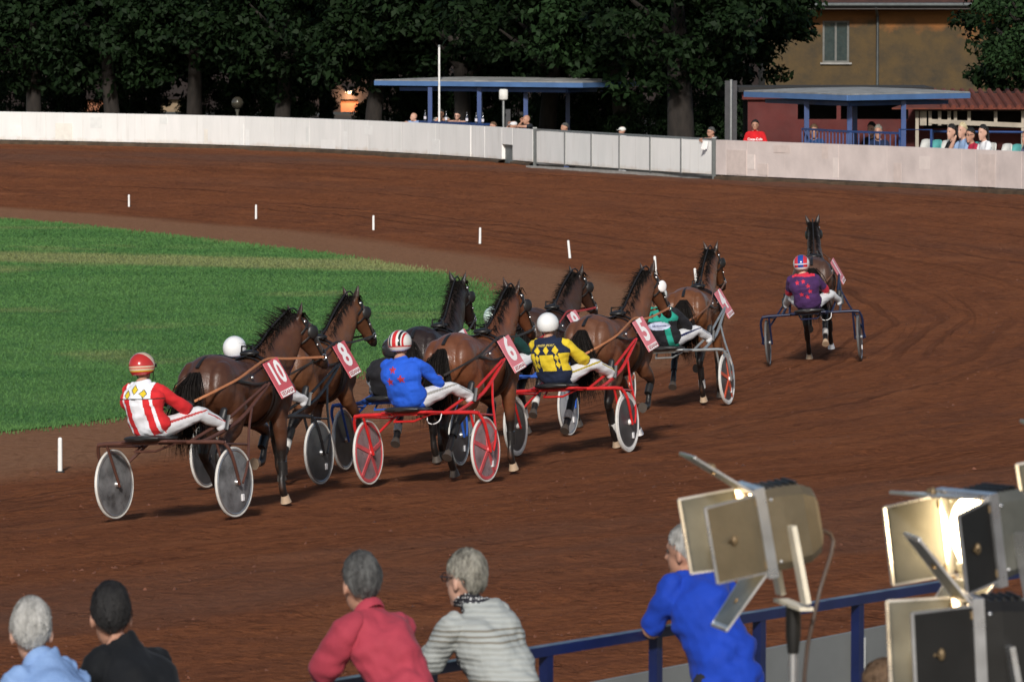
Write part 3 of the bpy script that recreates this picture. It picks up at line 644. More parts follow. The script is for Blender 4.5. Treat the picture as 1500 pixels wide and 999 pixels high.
b = MB(); b.add([(-.4, -1.2, zt + .2), (W + .4, -1.2, zt + .2), (W + .4, 2.5, zt + 1.3), (-.4, 2.5, zt + 1.3), (-.4, 6.2, zt + .2), (W + .4, 6.2, zt + .2)], [(0, 1, 2, 3), (3, 2, 5, 4), (0, 3, 4), (1, 5, 2), (4, 5, 1, 0)]); ro = b.build('roof', DTILE, e, smooth=False)
b = MB(); b.tube([(-.4, -1.25, zt + .16), (W + .4, -1.25, zt + .16)], .07, n=8); b.build('gutter', M('dark steel', (.10, .11, .11), .6, .4), ro)
dpx = pt_at(1284, YH2)[0] - x0; b = MB(); b.tube([(dpx - .12, -1.2, zt + .1), (dpx, -.25, zt - .25), (dpx, -.24, 0.05)], .05, n=8); b.build('downpipe', M('dark steel', (.10, .11, .11), .6, .4), e)
tag(e, 'stained ochre plaster house with grey window at the upper right', 'house')
# dark building closing the view behind the left trees, with doorways
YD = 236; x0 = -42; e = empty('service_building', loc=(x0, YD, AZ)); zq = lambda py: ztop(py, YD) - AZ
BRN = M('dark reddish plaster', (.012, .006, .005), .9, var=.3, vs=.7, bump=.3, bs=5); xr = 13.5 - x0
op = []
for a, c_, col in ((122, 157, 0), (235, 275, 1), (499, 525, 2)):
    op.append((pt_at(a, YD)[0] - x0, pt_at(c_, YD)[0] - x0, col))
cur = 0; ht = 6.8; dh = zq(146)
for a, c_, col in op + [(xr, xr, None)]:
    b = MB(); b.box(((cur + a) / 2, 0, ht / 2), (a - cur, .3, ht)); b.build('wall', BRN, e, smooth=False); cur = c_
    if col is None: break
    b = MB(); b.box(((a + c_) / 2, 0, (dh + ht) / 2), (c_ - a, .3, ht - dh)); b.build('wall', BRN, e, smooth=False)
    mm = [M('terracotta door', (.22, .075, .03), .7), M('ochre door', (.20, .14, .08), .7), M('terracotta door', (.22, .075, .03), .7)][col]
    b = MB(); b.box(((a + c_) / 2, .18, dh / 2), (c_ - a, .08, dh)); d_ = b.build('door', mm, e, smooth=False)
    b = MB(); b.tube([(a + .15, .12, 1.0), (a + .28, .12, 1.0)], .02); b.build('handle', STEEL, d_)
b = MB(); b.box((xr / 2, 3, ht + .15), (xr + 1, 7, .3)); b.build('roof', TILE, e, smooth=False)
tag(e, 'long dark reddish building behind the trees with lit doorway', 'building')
# the lit lamp above the third doorway
lx = (op[2][0] + op[2][1]) / 2 + x0; e = empty('door_lamp', loc=(lx, YD - .155, AZ + dh + .28)); b = MB(); b.box((0, -.1, .04), (.3, .2, .06)); b.build('hood', STEEL, e, smooth=False)
b = MB(); b.ball((0, -.11, -.005), (.05, .05, .03)); LE, t = newmat('warm bulb'); t.b.inputs['Emission Color'].default_value = (1, .5, .2, 1); t.b.inputs['Emission Strength'].default_value = 12; b.build('bulb', LE, e); tag(e, 'small lit lamp over the doorway behind the trees', 'lamp')
pl = bpy.data.lights.new('bulb_light', 'POINT'); pl.energy = 110; pl.color = (1, .56, .28); pl.shadow_soft_size = .08
po = bpy.data.objects.new('bulb_light', pl); COL.objects.link(po); po.parent = e; po.location = (0, -.28, -.16)
# globe lamp, unlit
p = pt_at(348, wall_pt(348)[1] + 6); e = empty('globe_lamp', loc=(*p, AZ)); zc = ztop(151, p[1]) - AZ
b = MB(); b.tube([(0, 0, 0), (0, 0, .1), (0, 0, zc - .3), (0, 0, zc - .2)], [.09, .05, .045, .08], n=10); b.build('post', M('grey lamp post', (.08, .075, .06), .6), e); b = MB(); b.ball((0, 0, zc), .19, 18, 12); b.build('globe', M('smoked globe', (.045, .04, .03), .15, coat=.5), e); tag(e, 'unlit globe lamp on a short post among the trees', 'lamp')

# ------------------------------------------------------------------ trees
def leaf_material(name, a, b_):
    m, t = newmat(name); oi = t.n('ObjectInfo'); ob = t.coord('Object'); geo = t.n('NewGeometry')
    c = t.mix(t.ramp(t.noise(ob, 1.3, 3), [(.35, 0), (.65, 1)]), a, b_)
    c = t.mix(geo.outputs['Random Per Island'], c, tuple(x * 1.5 for x in b_)); t.l(c, t.b.inputs['Base Color'])
    t.b.inputs['Roughness'].default_value = .6; t.b.inputs['Specular IOR Level'].default_value = .08; return m
LEAF = leaf_material('chestnut leaf', (.0036, .0088, .0036), (.0072, .0155, .0052))  # leaf colours darkened to carry the night beyond the floodlights
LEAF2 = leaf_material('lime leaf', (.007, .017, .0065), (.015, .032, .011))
def crown_mesh(seed, rx, rz, nclump, per, leaf, mat):
    g = np.random.default_rng(seed); d = g.normal(size=(nclump, 3)); d /= np.linalg.norm(d, axis=1)[:, None]
    rad = g.uniform(.25, 1, nclump) ** .45; c = d * rad[:, None] * V(rx, rx, rz) * g.uniform(.82, 1.12, (nclump, 1))
    cr = g.uniform(.45, .95, nclump); P = np.repeat(c, per, 0); q = g.normal(size=(len(P), 3)); q /= np.linalg.norm(q, axis=1)[:, None]
    q *= (g.uniform(0, 1, (len(P), 1)) ** .4); q[:, 2] *= .62; P = P + q * np.repeat(cr, per)[:, None]
    nrm = q + g.normal(0, .55, q.shape) + V(0, 0, .5); nrm /= np.linalg.norm(nrm, axis=1)[:, None]
    t1 = np.cross(nrm, g.normal(size=q.shape)); t1 /= np.linalg.norm(t1, axis=1)[:, None]; t2 = np.cross(nrm, t1)
    s = g.uniform(.6, 1.25, len(P))[:, None] * leaf; dr = V(0, 0, -1) * s * .25
    v = np.empty((len(P), 4, 3)); v[:, 0] = P - t1 * s; v[:, 1] = P - t2 * s * .55 + nrm * s * .12; v[:, 2] = P + t1 * s + dr; v[:, 3] = P + t2 * s * .55 + nrm * s * .12
    o = quads('crown', v.reshape(-1, 3), mat); me = o.data; bpy.data.objects.remove(o); return me
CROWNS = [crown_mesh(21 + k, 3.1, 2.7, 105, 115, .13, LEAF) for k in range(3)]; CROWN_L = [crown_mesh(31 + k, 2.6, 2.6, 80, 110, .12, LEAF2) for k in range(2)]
def trunk_mesh(seed, h, r):
    g = random.Random(seed); b = MB(); lean = (g.uniform(-.25, .25), g.uniform(-.2, .2))
    b.tube([(0, 0, -.1), (0, 0, .12), (lean[0] * .3, lean[1] * .3, h * .5), (lean[0], lean[1], h), (lean[0] * 1.6, lean[1] * 1.5, h + 2.2)], [r * 1.5, r * 1.12, r, r * .85, r * .35], n=12, smooth=3)
    for k in range(6):
        a = k * 1.05 + g.uniform(-.3, .3); L = g.uniform(1.4, 2.4); z0 = h * .85 + g.uniform(0, 1.4)
        b.tube([(lean[0], lean[1], z0), (lean[0] + math.cos(a) * L * .5, lean[1] + math.sin(a) * L * .5, z0 + .7), (lean[0] + math.cos(a) * L, lean[1] + math.sin(a) * L, z0 + 1.3)], [r * .45, r * .3, r * .1], n=7, smooth=2)
    return b
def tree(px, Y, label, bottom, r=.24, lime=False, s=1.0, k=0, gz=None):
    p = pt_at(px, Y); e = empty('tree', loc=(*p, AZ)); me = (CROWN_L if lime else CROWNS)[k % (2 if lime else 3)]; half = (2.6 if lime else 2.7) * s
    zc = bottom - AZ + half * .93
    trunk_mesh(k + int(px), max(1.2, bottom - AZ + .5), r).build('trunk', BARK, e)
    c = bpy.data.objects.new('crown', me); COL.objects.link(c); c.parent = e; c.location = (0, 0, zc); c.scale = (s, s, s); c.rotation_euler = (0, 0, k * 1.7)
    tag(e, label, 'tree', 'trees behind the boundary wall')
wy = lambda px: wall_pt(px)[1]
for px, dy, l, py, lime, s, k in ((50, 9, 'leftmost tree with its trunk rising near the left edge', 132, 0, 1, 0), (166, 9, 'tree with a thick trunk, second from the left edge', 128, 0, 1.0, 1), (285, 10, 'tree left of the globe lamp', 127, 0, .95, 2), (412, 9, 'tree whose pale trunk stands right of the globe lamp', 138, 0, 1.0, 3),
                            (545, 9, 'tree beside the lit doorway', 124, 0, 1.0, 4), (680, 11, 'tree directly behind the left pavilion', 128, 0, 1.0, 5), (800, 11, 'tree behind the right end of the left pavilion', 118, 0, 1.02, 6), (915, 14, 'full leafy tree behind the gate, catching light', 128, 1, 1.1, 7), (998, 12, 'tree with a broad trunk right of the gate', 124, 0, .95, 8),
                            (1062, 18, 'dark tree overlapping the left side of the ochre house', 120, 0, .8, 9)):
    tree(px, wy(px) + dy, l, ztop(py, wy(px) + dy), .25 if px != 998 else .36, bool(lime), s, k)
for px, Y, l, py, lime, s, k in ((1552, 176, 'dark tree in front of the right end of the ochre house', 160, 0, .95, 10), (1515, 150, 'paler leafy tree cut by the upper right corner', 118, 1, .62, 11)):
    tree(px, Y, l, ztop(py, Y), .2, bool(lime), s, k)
SHR = ['at the left edge', 'left of the first lit doorway', 'between the two dim doorways', 'left of the globe lamp', 'behind the globe lamp', 'right of the globe lamp', 'right of the lit doorway', 'behind the bald man in light blue', 'behind the bottles', 'behind the white box lamp', 'behind the left end of the gate', 'behind the middle of the gate', 'behind the person in the white helmet', 'behind the right end of the gate', 'left of the tall dark board']
for j, px in enumerate((15, 92, 196, 306, 372, 440, 566, 622, 690, 758, 822, 884, 940, 1000, 1062)):  # added dark foliage that blackens the gap below the crowns
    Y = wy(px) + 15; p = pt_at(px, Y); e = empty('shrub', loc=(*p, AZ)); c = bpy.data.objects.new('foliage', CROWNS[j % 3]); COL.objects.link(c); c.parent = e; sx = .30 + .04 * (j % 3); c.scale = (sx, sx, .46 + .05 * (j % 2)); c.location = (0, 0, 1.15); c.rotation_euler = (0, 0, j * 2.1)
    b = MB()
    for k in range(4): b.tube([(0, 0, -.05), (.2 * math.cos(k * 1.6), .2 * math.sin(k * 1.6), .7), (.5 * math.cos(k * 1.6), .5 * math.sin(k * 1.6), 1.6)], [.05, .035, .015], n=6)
    b.build('stems', BARK, e); tag(e, 'dark shrub added to deepen the shade ' + SHR[j], 'shrub', 'shrubs added to darken the gap under the trees')
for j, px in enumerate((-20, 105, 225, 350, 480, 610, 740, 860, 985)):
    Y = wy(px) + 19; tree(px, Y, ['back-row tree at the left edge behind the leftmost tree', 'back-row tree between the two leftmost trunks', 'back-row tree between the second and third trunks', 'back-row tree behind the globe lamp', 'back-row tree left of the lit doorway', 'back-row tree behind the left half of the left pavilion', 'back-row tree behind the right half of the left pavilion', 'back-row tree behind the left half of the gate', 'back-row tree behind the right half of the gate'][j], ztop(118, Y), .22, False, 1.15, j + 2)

# ================================================================== people
SKIN = M('tanned skin', (.42, .22, .15), .55, var=.12, vs=9); SKIN_P = M('pale skin', (.52, .30, .22), .55, var=.1, vs=9)
def cloth(name, col, var=.2, rough=.8, bump=.45, bs=16): return M(name, col, rough, var=var, vs=7, bump=bump, bs=bs, sheen=.03, spec=.18)
def rotm(yaw=0, pitch=0, roll=0):
    return np.array((Matrix.Rotation(yaw, 3, 'Z') @ Matrix.Rotation(pitch, 3, 'X') @ Matrix.Rotation(roll, 3, 'Y')))
def fold_noise(P, amp, seed=0):
    return amp * (1.3 * vnoise(P[:, 0] * 5 + P[:, 2] * 4 + seed, P[:, 2] * 11 - P[:, 0] * 7 + P[:, 1] * 5) + .7 * vnoise(P[:, 0] * 9 + seed, P[:, 2] * 15 + P[:, 1] * 6) + .6 * vnoise(P[:, 0] * 17 + 3, P[:, 2] * 26 + seed))
def hand_geo(b, wrist, fwd, up, side, curl=.9, L=1.0):
    """palm, four unequal fingers and a thumb; side=+1 right hand. fwd: towards fingers, up: back of the hand"""
    f = np.asarray(fwd, float); f /= np.linalg.norm(f); u = np.asarray(up, float); u = u - f * u.dot(f); u /= np.linalg.norm(u); s = np.cross(f, u) * side
    w = np.asarray(wrist, float); P = lambda a, c, d: w + f * a * L + s * c * L + u * d * L
    b.tube([P(-.01, 0, 0), P(.04, 0, .004), P(.09, 0, 0)], [(.028 * L, .018 * L), (.040 * L, .017 * L), (.040 * L, .014 * L)], side=s, n=8)
    for k, ln in enumerate((.070, .080, .074, .058)):
        c = (-.030 + .020 * k) * -1; a = .088
        p0 = P(a, c, 0); p1 = P(a + ln * .45 * math.cos(curl * .5), c, -ln * .45 * math.sin(curl * .5)); p2 = p1 + (f * math.cos(curl * 1.4) - u * math.sin(curl * 1.4)) * ln * .32 * L; p3 = p2 + (f * math.cos(curl * 2.3) - u * math.sin(curl * 2.3)) * ln * .26 * L
        b.tube([p0, p1, p2, p3], [.0095 * L, .009 * L, .0085 * L, .007 * L], n=6, rnd=True)
    b.tube([P(.025, .034, -.004), P(.055, .058, -.012), P(.082, .055, -.026), P(.098, .044, -.034)], [.012 * L, .0105 * L, .0095 * L, .007 * L], n=6, rnd=True)
HEADK = {}
def head_geo(b, c, rot, k=1.0):
    A = lambda p: np.asarray(c) + rot @ (np.asarray(p, float) * k)
    b.ball(A((0, -.012, .025)), (.077 * k, .098 * k, .098 * k), 18, 12, rot=rot)
    b.ball(A((0, .022, -.035)), (.060 * k, .070 * k, .080 * k), 16, 10, rot=rot); b.ball(A((0, .062, -.088)), (.030 * k, .028 * k, .024 * k), 10, 7, rot=rot)
    b.tube([A((0, .082, .022)), A((0, .106, -.022)), A((0, .088, -.036))], [.010 * k, .016 * k, .010 * k], n=8)
    b.tube([A((-.04, .075, .032)), A((0, .086, .034)), A((.04, .075, .032))], [.010 * k, .012 * k, .010 * k], n=8)
    b.tube([A((-.02, .082, -.058)), A((0, .090, -.058)), A((.02, .082, -.058))], [.007 * k, .011 * k, .007 * k], n=6)
    for s in (-1, 1):
        b.ball(A((s * .079, -.012, -.012)), (.011 * k, .020 * k, .033 * k), 8, 6, rot=rot @ rotm(s * .35))
def person(name, J, mats, mtx, label, group=None, voxel=.012, sleeve=.55, hair=None, decor=None, hk=1.0, loose=1.0, puff=0.006, shorts=False, collar=None, face=True, hands=(True, True), seed=0, fold=1.0, skirt=0, text=None, cat='person', glasses=False, longhair=0, hoods=False, feet=True, belly=0, relax=.9):
    """J: joint positions in the local frame (y forward); mats = [skin, shirt, trousers, shoes, extra...]"""
    e = empty(name, mtx); b = MB(); L = loose
    P, W, C, S = [np.asarray(J[k], float) for k in ('pelvis', 'waist', 'chest', 'neck')]
    shv = np.asarray(J['shR'], float) - np.asarray(J['shL'], float); shv /= np.linalg.norm(shv)
    hv = np.asarray(J['hipR'], float) - np.asarray(J['hipL'], float); hv /= np.linalg.norm(hv)
    hw = J.get('width', 1.0)
    b.tube([P + (P - W) * .55, P, W, (W + C) / 2, C, (C + S) / 2 + (S - C) * .12, S], [(.13 * hw, .10), (.168 * hw * L, .125 * L), (.158 * hw * L, .118 * L + belly), (.172 * hw * L, .125 * L), (.188 * hw * L, .128 * L), (.175 * hw, .098), (.085, .068)], side=shv * .6 + hv * .4, n=18, smooth=3, rnd=True)
    hc = np.asarray(J['head'], float); hr = rotm(*J.get('headrot', (0, 0, 0))); nb = hc + hr @ V(0, -.03, -.09) * hk
    b.tube([S - (nb - S) * .3, (S + nb) / 2, nb], [.062, .056, .056], n=12)
    head_geo(b, hc, hr, hk)
    for s in 'LR':
        sh, el, wr = [np.asarray(J[k + s], float) for k in ('sh', 'el', 'wr')]
        b.tube([sh + (S - sh) * .35, sh, sh * .45 + el * .55, el, el * .55 + wr * .45, wr], [(.052, .056), (.058 * L, .060 * L), (.053 * L, .055 * L), (.047 * L, .047 * L), (.044 * (L if sleeve > .8 else 1), .044 * (L if sleeve > .8 else 1)), (.029, .026)], side=shv, n=12, smooth=2, rnd=True)
        hp, kn, an = [np.asarray(J[k + s], float) for k in ('hip', 'kn', 'an')]
        b.tube([hp + (P - hp) * .3, hp, hp * .5 + kn * .5, kn, kn * .6 + an * .4, an], [.095, .098, .082, .062, .058, .045], side=hv, n=12, smooth=2, rnd=True)
        if feet:
            to = np.asarray(J['to' + s], float); d = (to - an); b.tube([an - d * .25, an + d * .35, to], [(.042, .042), (.045, .036), (.040, .024)], side=hv, n=10, rnd=True)
    me = remesh(b, voxel, 3)
    FC = face_centres(me)
    bones = [(hc, hc, .11, 0), (nb, S + (nb - S) * .30, .085, 0), (C + (S - C) * .55, W, .15, 1), (W, P, .16, 1 if not J.get('tucked') else 2), (P, P + (P - W) * .3, .15, J.get('seatmat', 2))]
    for s in 'LR':
        sh, el, wr = [np.asarray(J[k + s], float) for k in ('sh', 'el', 'wr')]; hp, kn, an = [np.asarray(J[k + s], float) for k in ('hip', 'kn', 'an')]
        T = lambda t: sh + (el - sh) * (t * 2) if t <= .5 else el + (wr - el) * (t * 2 - 1)
        bones.append((sh, T(min(sleeve, .5)), .06, 1))
        if sleeve > .5: bones.append((el, T(sleeve), .05, 1))
        bones.append((T(sleeve + .02), wr if sleeve >= .5 else el, .045, 0))
        if sleeve < .5: bones.append((el, wr, .042, 0))
        bones.append((hp, kn, .08, 2)); bones.append((kn, an, .052, 2 if not shorts else 0))
        if feet: bones.append((an + (np.asarray(J['to' + s]) - an) * .15, J['to' + s], .045, 3))
    D = np.stack([seg_dist(FC, a, c_) / r for a, c_, r, m in bones], 1); kk = D.argmin(1); mi = np.array([x[3] for x in bones])[kk]
    nrm = np.empty(len(me.polygons) * 3, np.float32); me.polygons.foreach_get('normal', nrm); nrm = nrm.reshape(-1, 3)
    zone = np.array([0, 0, 1, 2, 3] + [10 + i for i in range(len(bones) - 5)])[kk]
    if decor is not None: mi = decor(FC, nrm, mi, kk, bones)
    # loose cloth: push clothing out a little with folds
    VC = mesh_np(me); Dv = np.stack([seg_dist(VC, a, c_) / r for a, c_, r, m in bones], 1); vm = np.array([x[3] for x in bones])[Dv.argmin(1)]
    vn = np.empty(len(me.vertices) * 3, np.float32); me.vertex_normals.foreach_get('vector', vn); vn = vn.reshape(-1, 3)
    amt = np.where((vm == 1) | (vm == 2), puff + fold_noise(VC, puff * fold, seed), 0); VC = VC + vn * amt[:, None]
    me.vertices.foreach_set('co', VC.astype(np.float32).ravel())
    for m in mats: me.materials.append(m)
    me.polygons.foreach_set('material_index', np.asarray(mi, np.int32)); me.polygons.foreach_set('use_smooth', np.ones(len(me.polygons), bool)); me.update()
    body = bpy.data.objects.new('body', me); COL.objects.link(body); body.parent = e
    for s, sd, want in (('L', -1, hands[0]), ('R', 1, hands[1])):
        if not want: continue
        el, wr = np.asarray(J['el' + s], float), np.asarray(J['wr' + s], float); d = np.asarray(J.get('hd' + s, wr - el), float)
        hb = MB(); hand_geo(hb, wr, d, J.get('hu' + s, (0, 0, 1)), sd, relax); hb.build('hand', J.get('glove', mats[0]), body)
    if collar is not None:
        b = MB(); ax = (nb - S) / np.linalg.norm(nb - S); a_ = shv * .074; b_ = np.cross(ax, shv) * .074; b.ring(S + (nb - S) * .30, a_, b_, .008, .024, 26, 6); b.build('collar', collar, body)
    if face:
        b = MB(); A = lambda p: hc + hr @ (np.asarray(p, float) * hk)
        for s in (-1, 1): b = MB(); b.ball(A((s * .031, .078, .012)), (.012 * hk, .008 * hk, .008 * hk), 8, 6, rot=hr); b.build('eye', M('eye', (.05, .035, .03), .2), body)
    if hair is not None: hair_geo(hair, hc, hr, hk, body, seed, voxel, longhair)
    if glasses:
        b = MB(); A = lambda p: hc + hr @ (np.asarray(p, float) * hk)
        for s in (-1, 1):
            b.ring(A((s * .034, .096, .014)), hr @ V(.025, -.004 * s, 0), hr @ V(0, 0, .019), .003, .003, 16, 5); b.tube([A((s * .066, .095, .018)), A((s * .083, .0, .016))], .003, n=5)
        b.tube([A((-.008, .104, .016)), A((.008, .104, .016))], .003, n=5); b.build('glasses', M('dark spectacle frame', (.02, .015, .015), .3), body)
    if text is not None:
        s_, size, pos, mt, axis = text; v, f = text_geo(s_, size); bvh = BVHTree.FromPolygons([tuple(p) for p in VC], [tuple(p.vertices) for p in me.polygons]); out = []
        for x, z in v:
            o_ = Vector((pos[0] + x * axis[0], pos[1], pos[2] + z)); hit = bvh.ray_cast(o_, Vector((0, -1 if pos[1] > 0 else 1, 0)) if axis[1] == 0 else Vector((0, axis[1], 0)))
            out.append(tuple(hit[0] - Vector((0, axis[1], 0)) * .005) if hit[0] is not None else tuple(o_))
        tb = MB(); tb.add(out, f); tb.build('lettering', mt, body, smooth=False)
    tag(e, label, cat, group); return e, me, body
def hair_geo(mat, hc, hr, hk, body, seed, voxel, longhair=0):
    b = MB(); g = np.random.default_rng(seed + 5); A = lambda p: hc + hr @ (np.asarray(p, float) * hk)
    nu, nv = 30, 20; vs = []; fs = []
    def surf(th, ph, lift=0):                         # th: 0 top .. pi bottom, ph: azimuth, 0 = front
        front = math.cos(ph); lim = 1.10 + (1 - front) * .62 - .14 * abs(math.sin(ph)) ** 6; t = th * lim
        rx, ry, rz = .081 + lift, .102 + lift, .102 + lift; q = V(rx * math.sin(t) * math.sin(ph), ry * math.sin(t) * math.cos(ph) - .016, rz * math.cos(t) + .027)
        w = 1 + .035 * math.sin(5 * ph + 9 * th + seed) + .03 * math.sin(11 * ph - 5 * th); return q * V(w, w, 1)
    for j in range(nv + 1):
        for i in range(nu): vs.append(A(surf(j / nv, 2 * math.pi * i / nu, -.02 * (j / nv > .97) + .004 * g.normal())))
    for j in range(nv):
        for i in range(nu): fs.append((j * nu + i, (j + 1) * nu + i, (j + 1) * nu + (i + 1) % nu, j * nu + (i + 1) % nu))
    b.add(vs, fs)
    ns = 0 if mat is None else 1500 if voxel < .011 else (160 if voxel < .02 else 0)
    for _ in range(ns):
        t0 = g.uniform(0, .93); ph = g.uniform(0, 6.283); p0 = surf(t0, ph, .001); p1 = surf(min(1.06, t0 + .10 + g.uniform(0, .07)), ph + g.normal(0, .10), .003 + g.uniform(0, .004)); p2 = surf(min(1.14, t0 + .22 + g.uniform(0, .12)), ph + g.normal(0, .2), .002 + g.uniform(0, .005))
        s_ = np.cross(p1 - p0, p0 + 1e-6); s_ = s_ / (np.linalg.norm(s_) + 1e-9) * g.uniform(.0015, .004); b.add([A(p0 - s_), A(p0 + s_), A(p1 + s_), A(p1 - s_), A(p2)], [(0, 1, 2, 3), (3, 2, 4)])
    if longhair:
        for k in range(70):
            a = g.uniform(1.9, 4.38); p0 = surf(.55, a, .004); p1 = p0 + V(p0[0] * .25, -.01, -.14 * longhair); p2 = p1 + V(g.normal(0, .02), .02, -.14 * longhair)
            b.tube([A(p0), A(p1), A(p2)], [.016, .018, .006], n=5)
    b.build('hair', mat, body)
def hairmat(name, a, b_):
    if name in MATS: return MATS[name]
    m, t = newmat(name); ob = t.coord('Object', (1, 1, .45)); c = t.mix(t.ramp(t.noise(ob, 34, 5, .7), [(.35, 0), (.65, 1)]), a, b_)
    c = t.mix(t.ramp(t.noise(t.coord('Object'), 12, 3), [(.45, 0), (.7, .6)]), c, b_); t.l(c, t.b.inputs['Base Color']); t.b.inputs['Roughness'].default_value = .68; t.b.inputs['Specular IOR Level'].default_value = .2
    t.l(t.bump(t.noise(ob, 70, 4), .6, .008), t.b.inputs['Normal']); return m

# ================================================================== horses
TRUNK = [(-.03, 1.20, .07, .10), (.03, 1.19, .15, .19), (.15, 1.20, .245, .275), (.33, 1.21, .285, .305), (.52, 1.19, .275, .295), (.74, 1.15, .262, .285), (.98, 1.12, .28, .315), (1.18, 1.13, .27, .335), (1.38, 1.16, .235, .315), (1.54, 1.16, .19, .25), (1.65, 1.14, .12, .15)]
NECK = [((0, 1.30, 1.22), (.18, .28)), ((0, 1.47, 1.37), (.14, .24)), ((0, 1.62, 1.53), (.11, .195)), ((0, 1.75, 1.69), (.094, .155)), ((0, 1.845, 1.80), (.082, .125))]
HEAD = [((0, 1.80, 1.85), (.055, .07)), ((0, 1.88, 1.815), (.082, .115)), ((0, 1.965, 1.74), (.088, .135)), ((0, 2.06, 1.64), (.070, .112)), ((0, 2.15, 1.54), (.056, .085)), ((0, 2.225, 1.455), (.052, .068)), ((0, 2.26, 1.41), (.04, .045))]
FRONT = {'st': ((1.38, .50), (1.37, .165), (1.44, .045)), 'sb': ((1.22, .50), (1.06, .20), (1.09, .06)), 'fold': ((1.63, .70), (1.50, .42), (1.35, .41)), 'fwd': ((1.66, .62), (1.84, .32), (1.95, .24)), 'reach': ((1.60, .56), (1.80, .24), (1.92, .09))}
HIND = {'st': ((.44, .92), (.12, .55), (.19, .175), (.27, .045)), 'back': ((.38, .90), (-.03, .63), (-.24, .37), (-.33, .27)), 'fwd': ((.54, .92), (.34, .56), (.56, .26), (.66, .18)), 'sf': ((.50, .90), (.28, .52), (.42, .17), (.51, .045))}
def coat_material(name, coat, shine, mealy):
    m, t = newmat(name); at = t.n('Attribute', attribute_name='points').outputs['Fac']; ob = t.coord('Object')
    c = t.mix(t.ramp(t.noise(ob, 3, 4), [(.35, 0), (.7, 1)]), tuple(x * .72 for x in coat), tuple(x * 1.25 for x in coat))
    c = t.mix(t.math('MULTIPLY', t.ramp(t.noise(ob, 1.6, 3), [(.5, 0), (.75, 1)]), .5), c, mealy)
    c = t.mix(at, c, (.012, .009, .008)); t.l(c, t.b.inputs['Base Color'])
    t.l(t.ramp(t.noise(ob, 6, 3), [(.3, shine + .02), (.7, shine + .24)]), t.b.inputs['Roughness']); t.b.inputs['Specular IOR Level'].default_value = .5
    t.l(t.bump(t.noise(ob, 24, 5, .65), .35, .012, t.bump(t.noise(t.coord('Object', (1, .25, 1)), 60, 3), .25, .01)), t.b.inputs['Normal']); return m
LEATHER = M('black harness leather', (.014, .013, .013), .42, var=.2); METAL = M('bright harness metal', (.75, .75, .74), .25, .9); WRAP = M('white leg wrap', (.62, .60, .57), .8)
HOOFD = M('dark hoof horn', (.07, .055, .045), .55); HOOFL = M('pale hoof horn', (.42, .30, .20), .6)
HAIRB = M('black horse hair', (.009, .007, .006), .75, var=.4, vs=30, spec=.15)
PLATE = M('faded red number plate', (.50, .09, .11), .5, var=.08); PLATEP = M('pink number plate', (.62, .19, .22), .5, var=.08); WHITEP = M('white print', (.82, .80, .80), .55, var=.04)
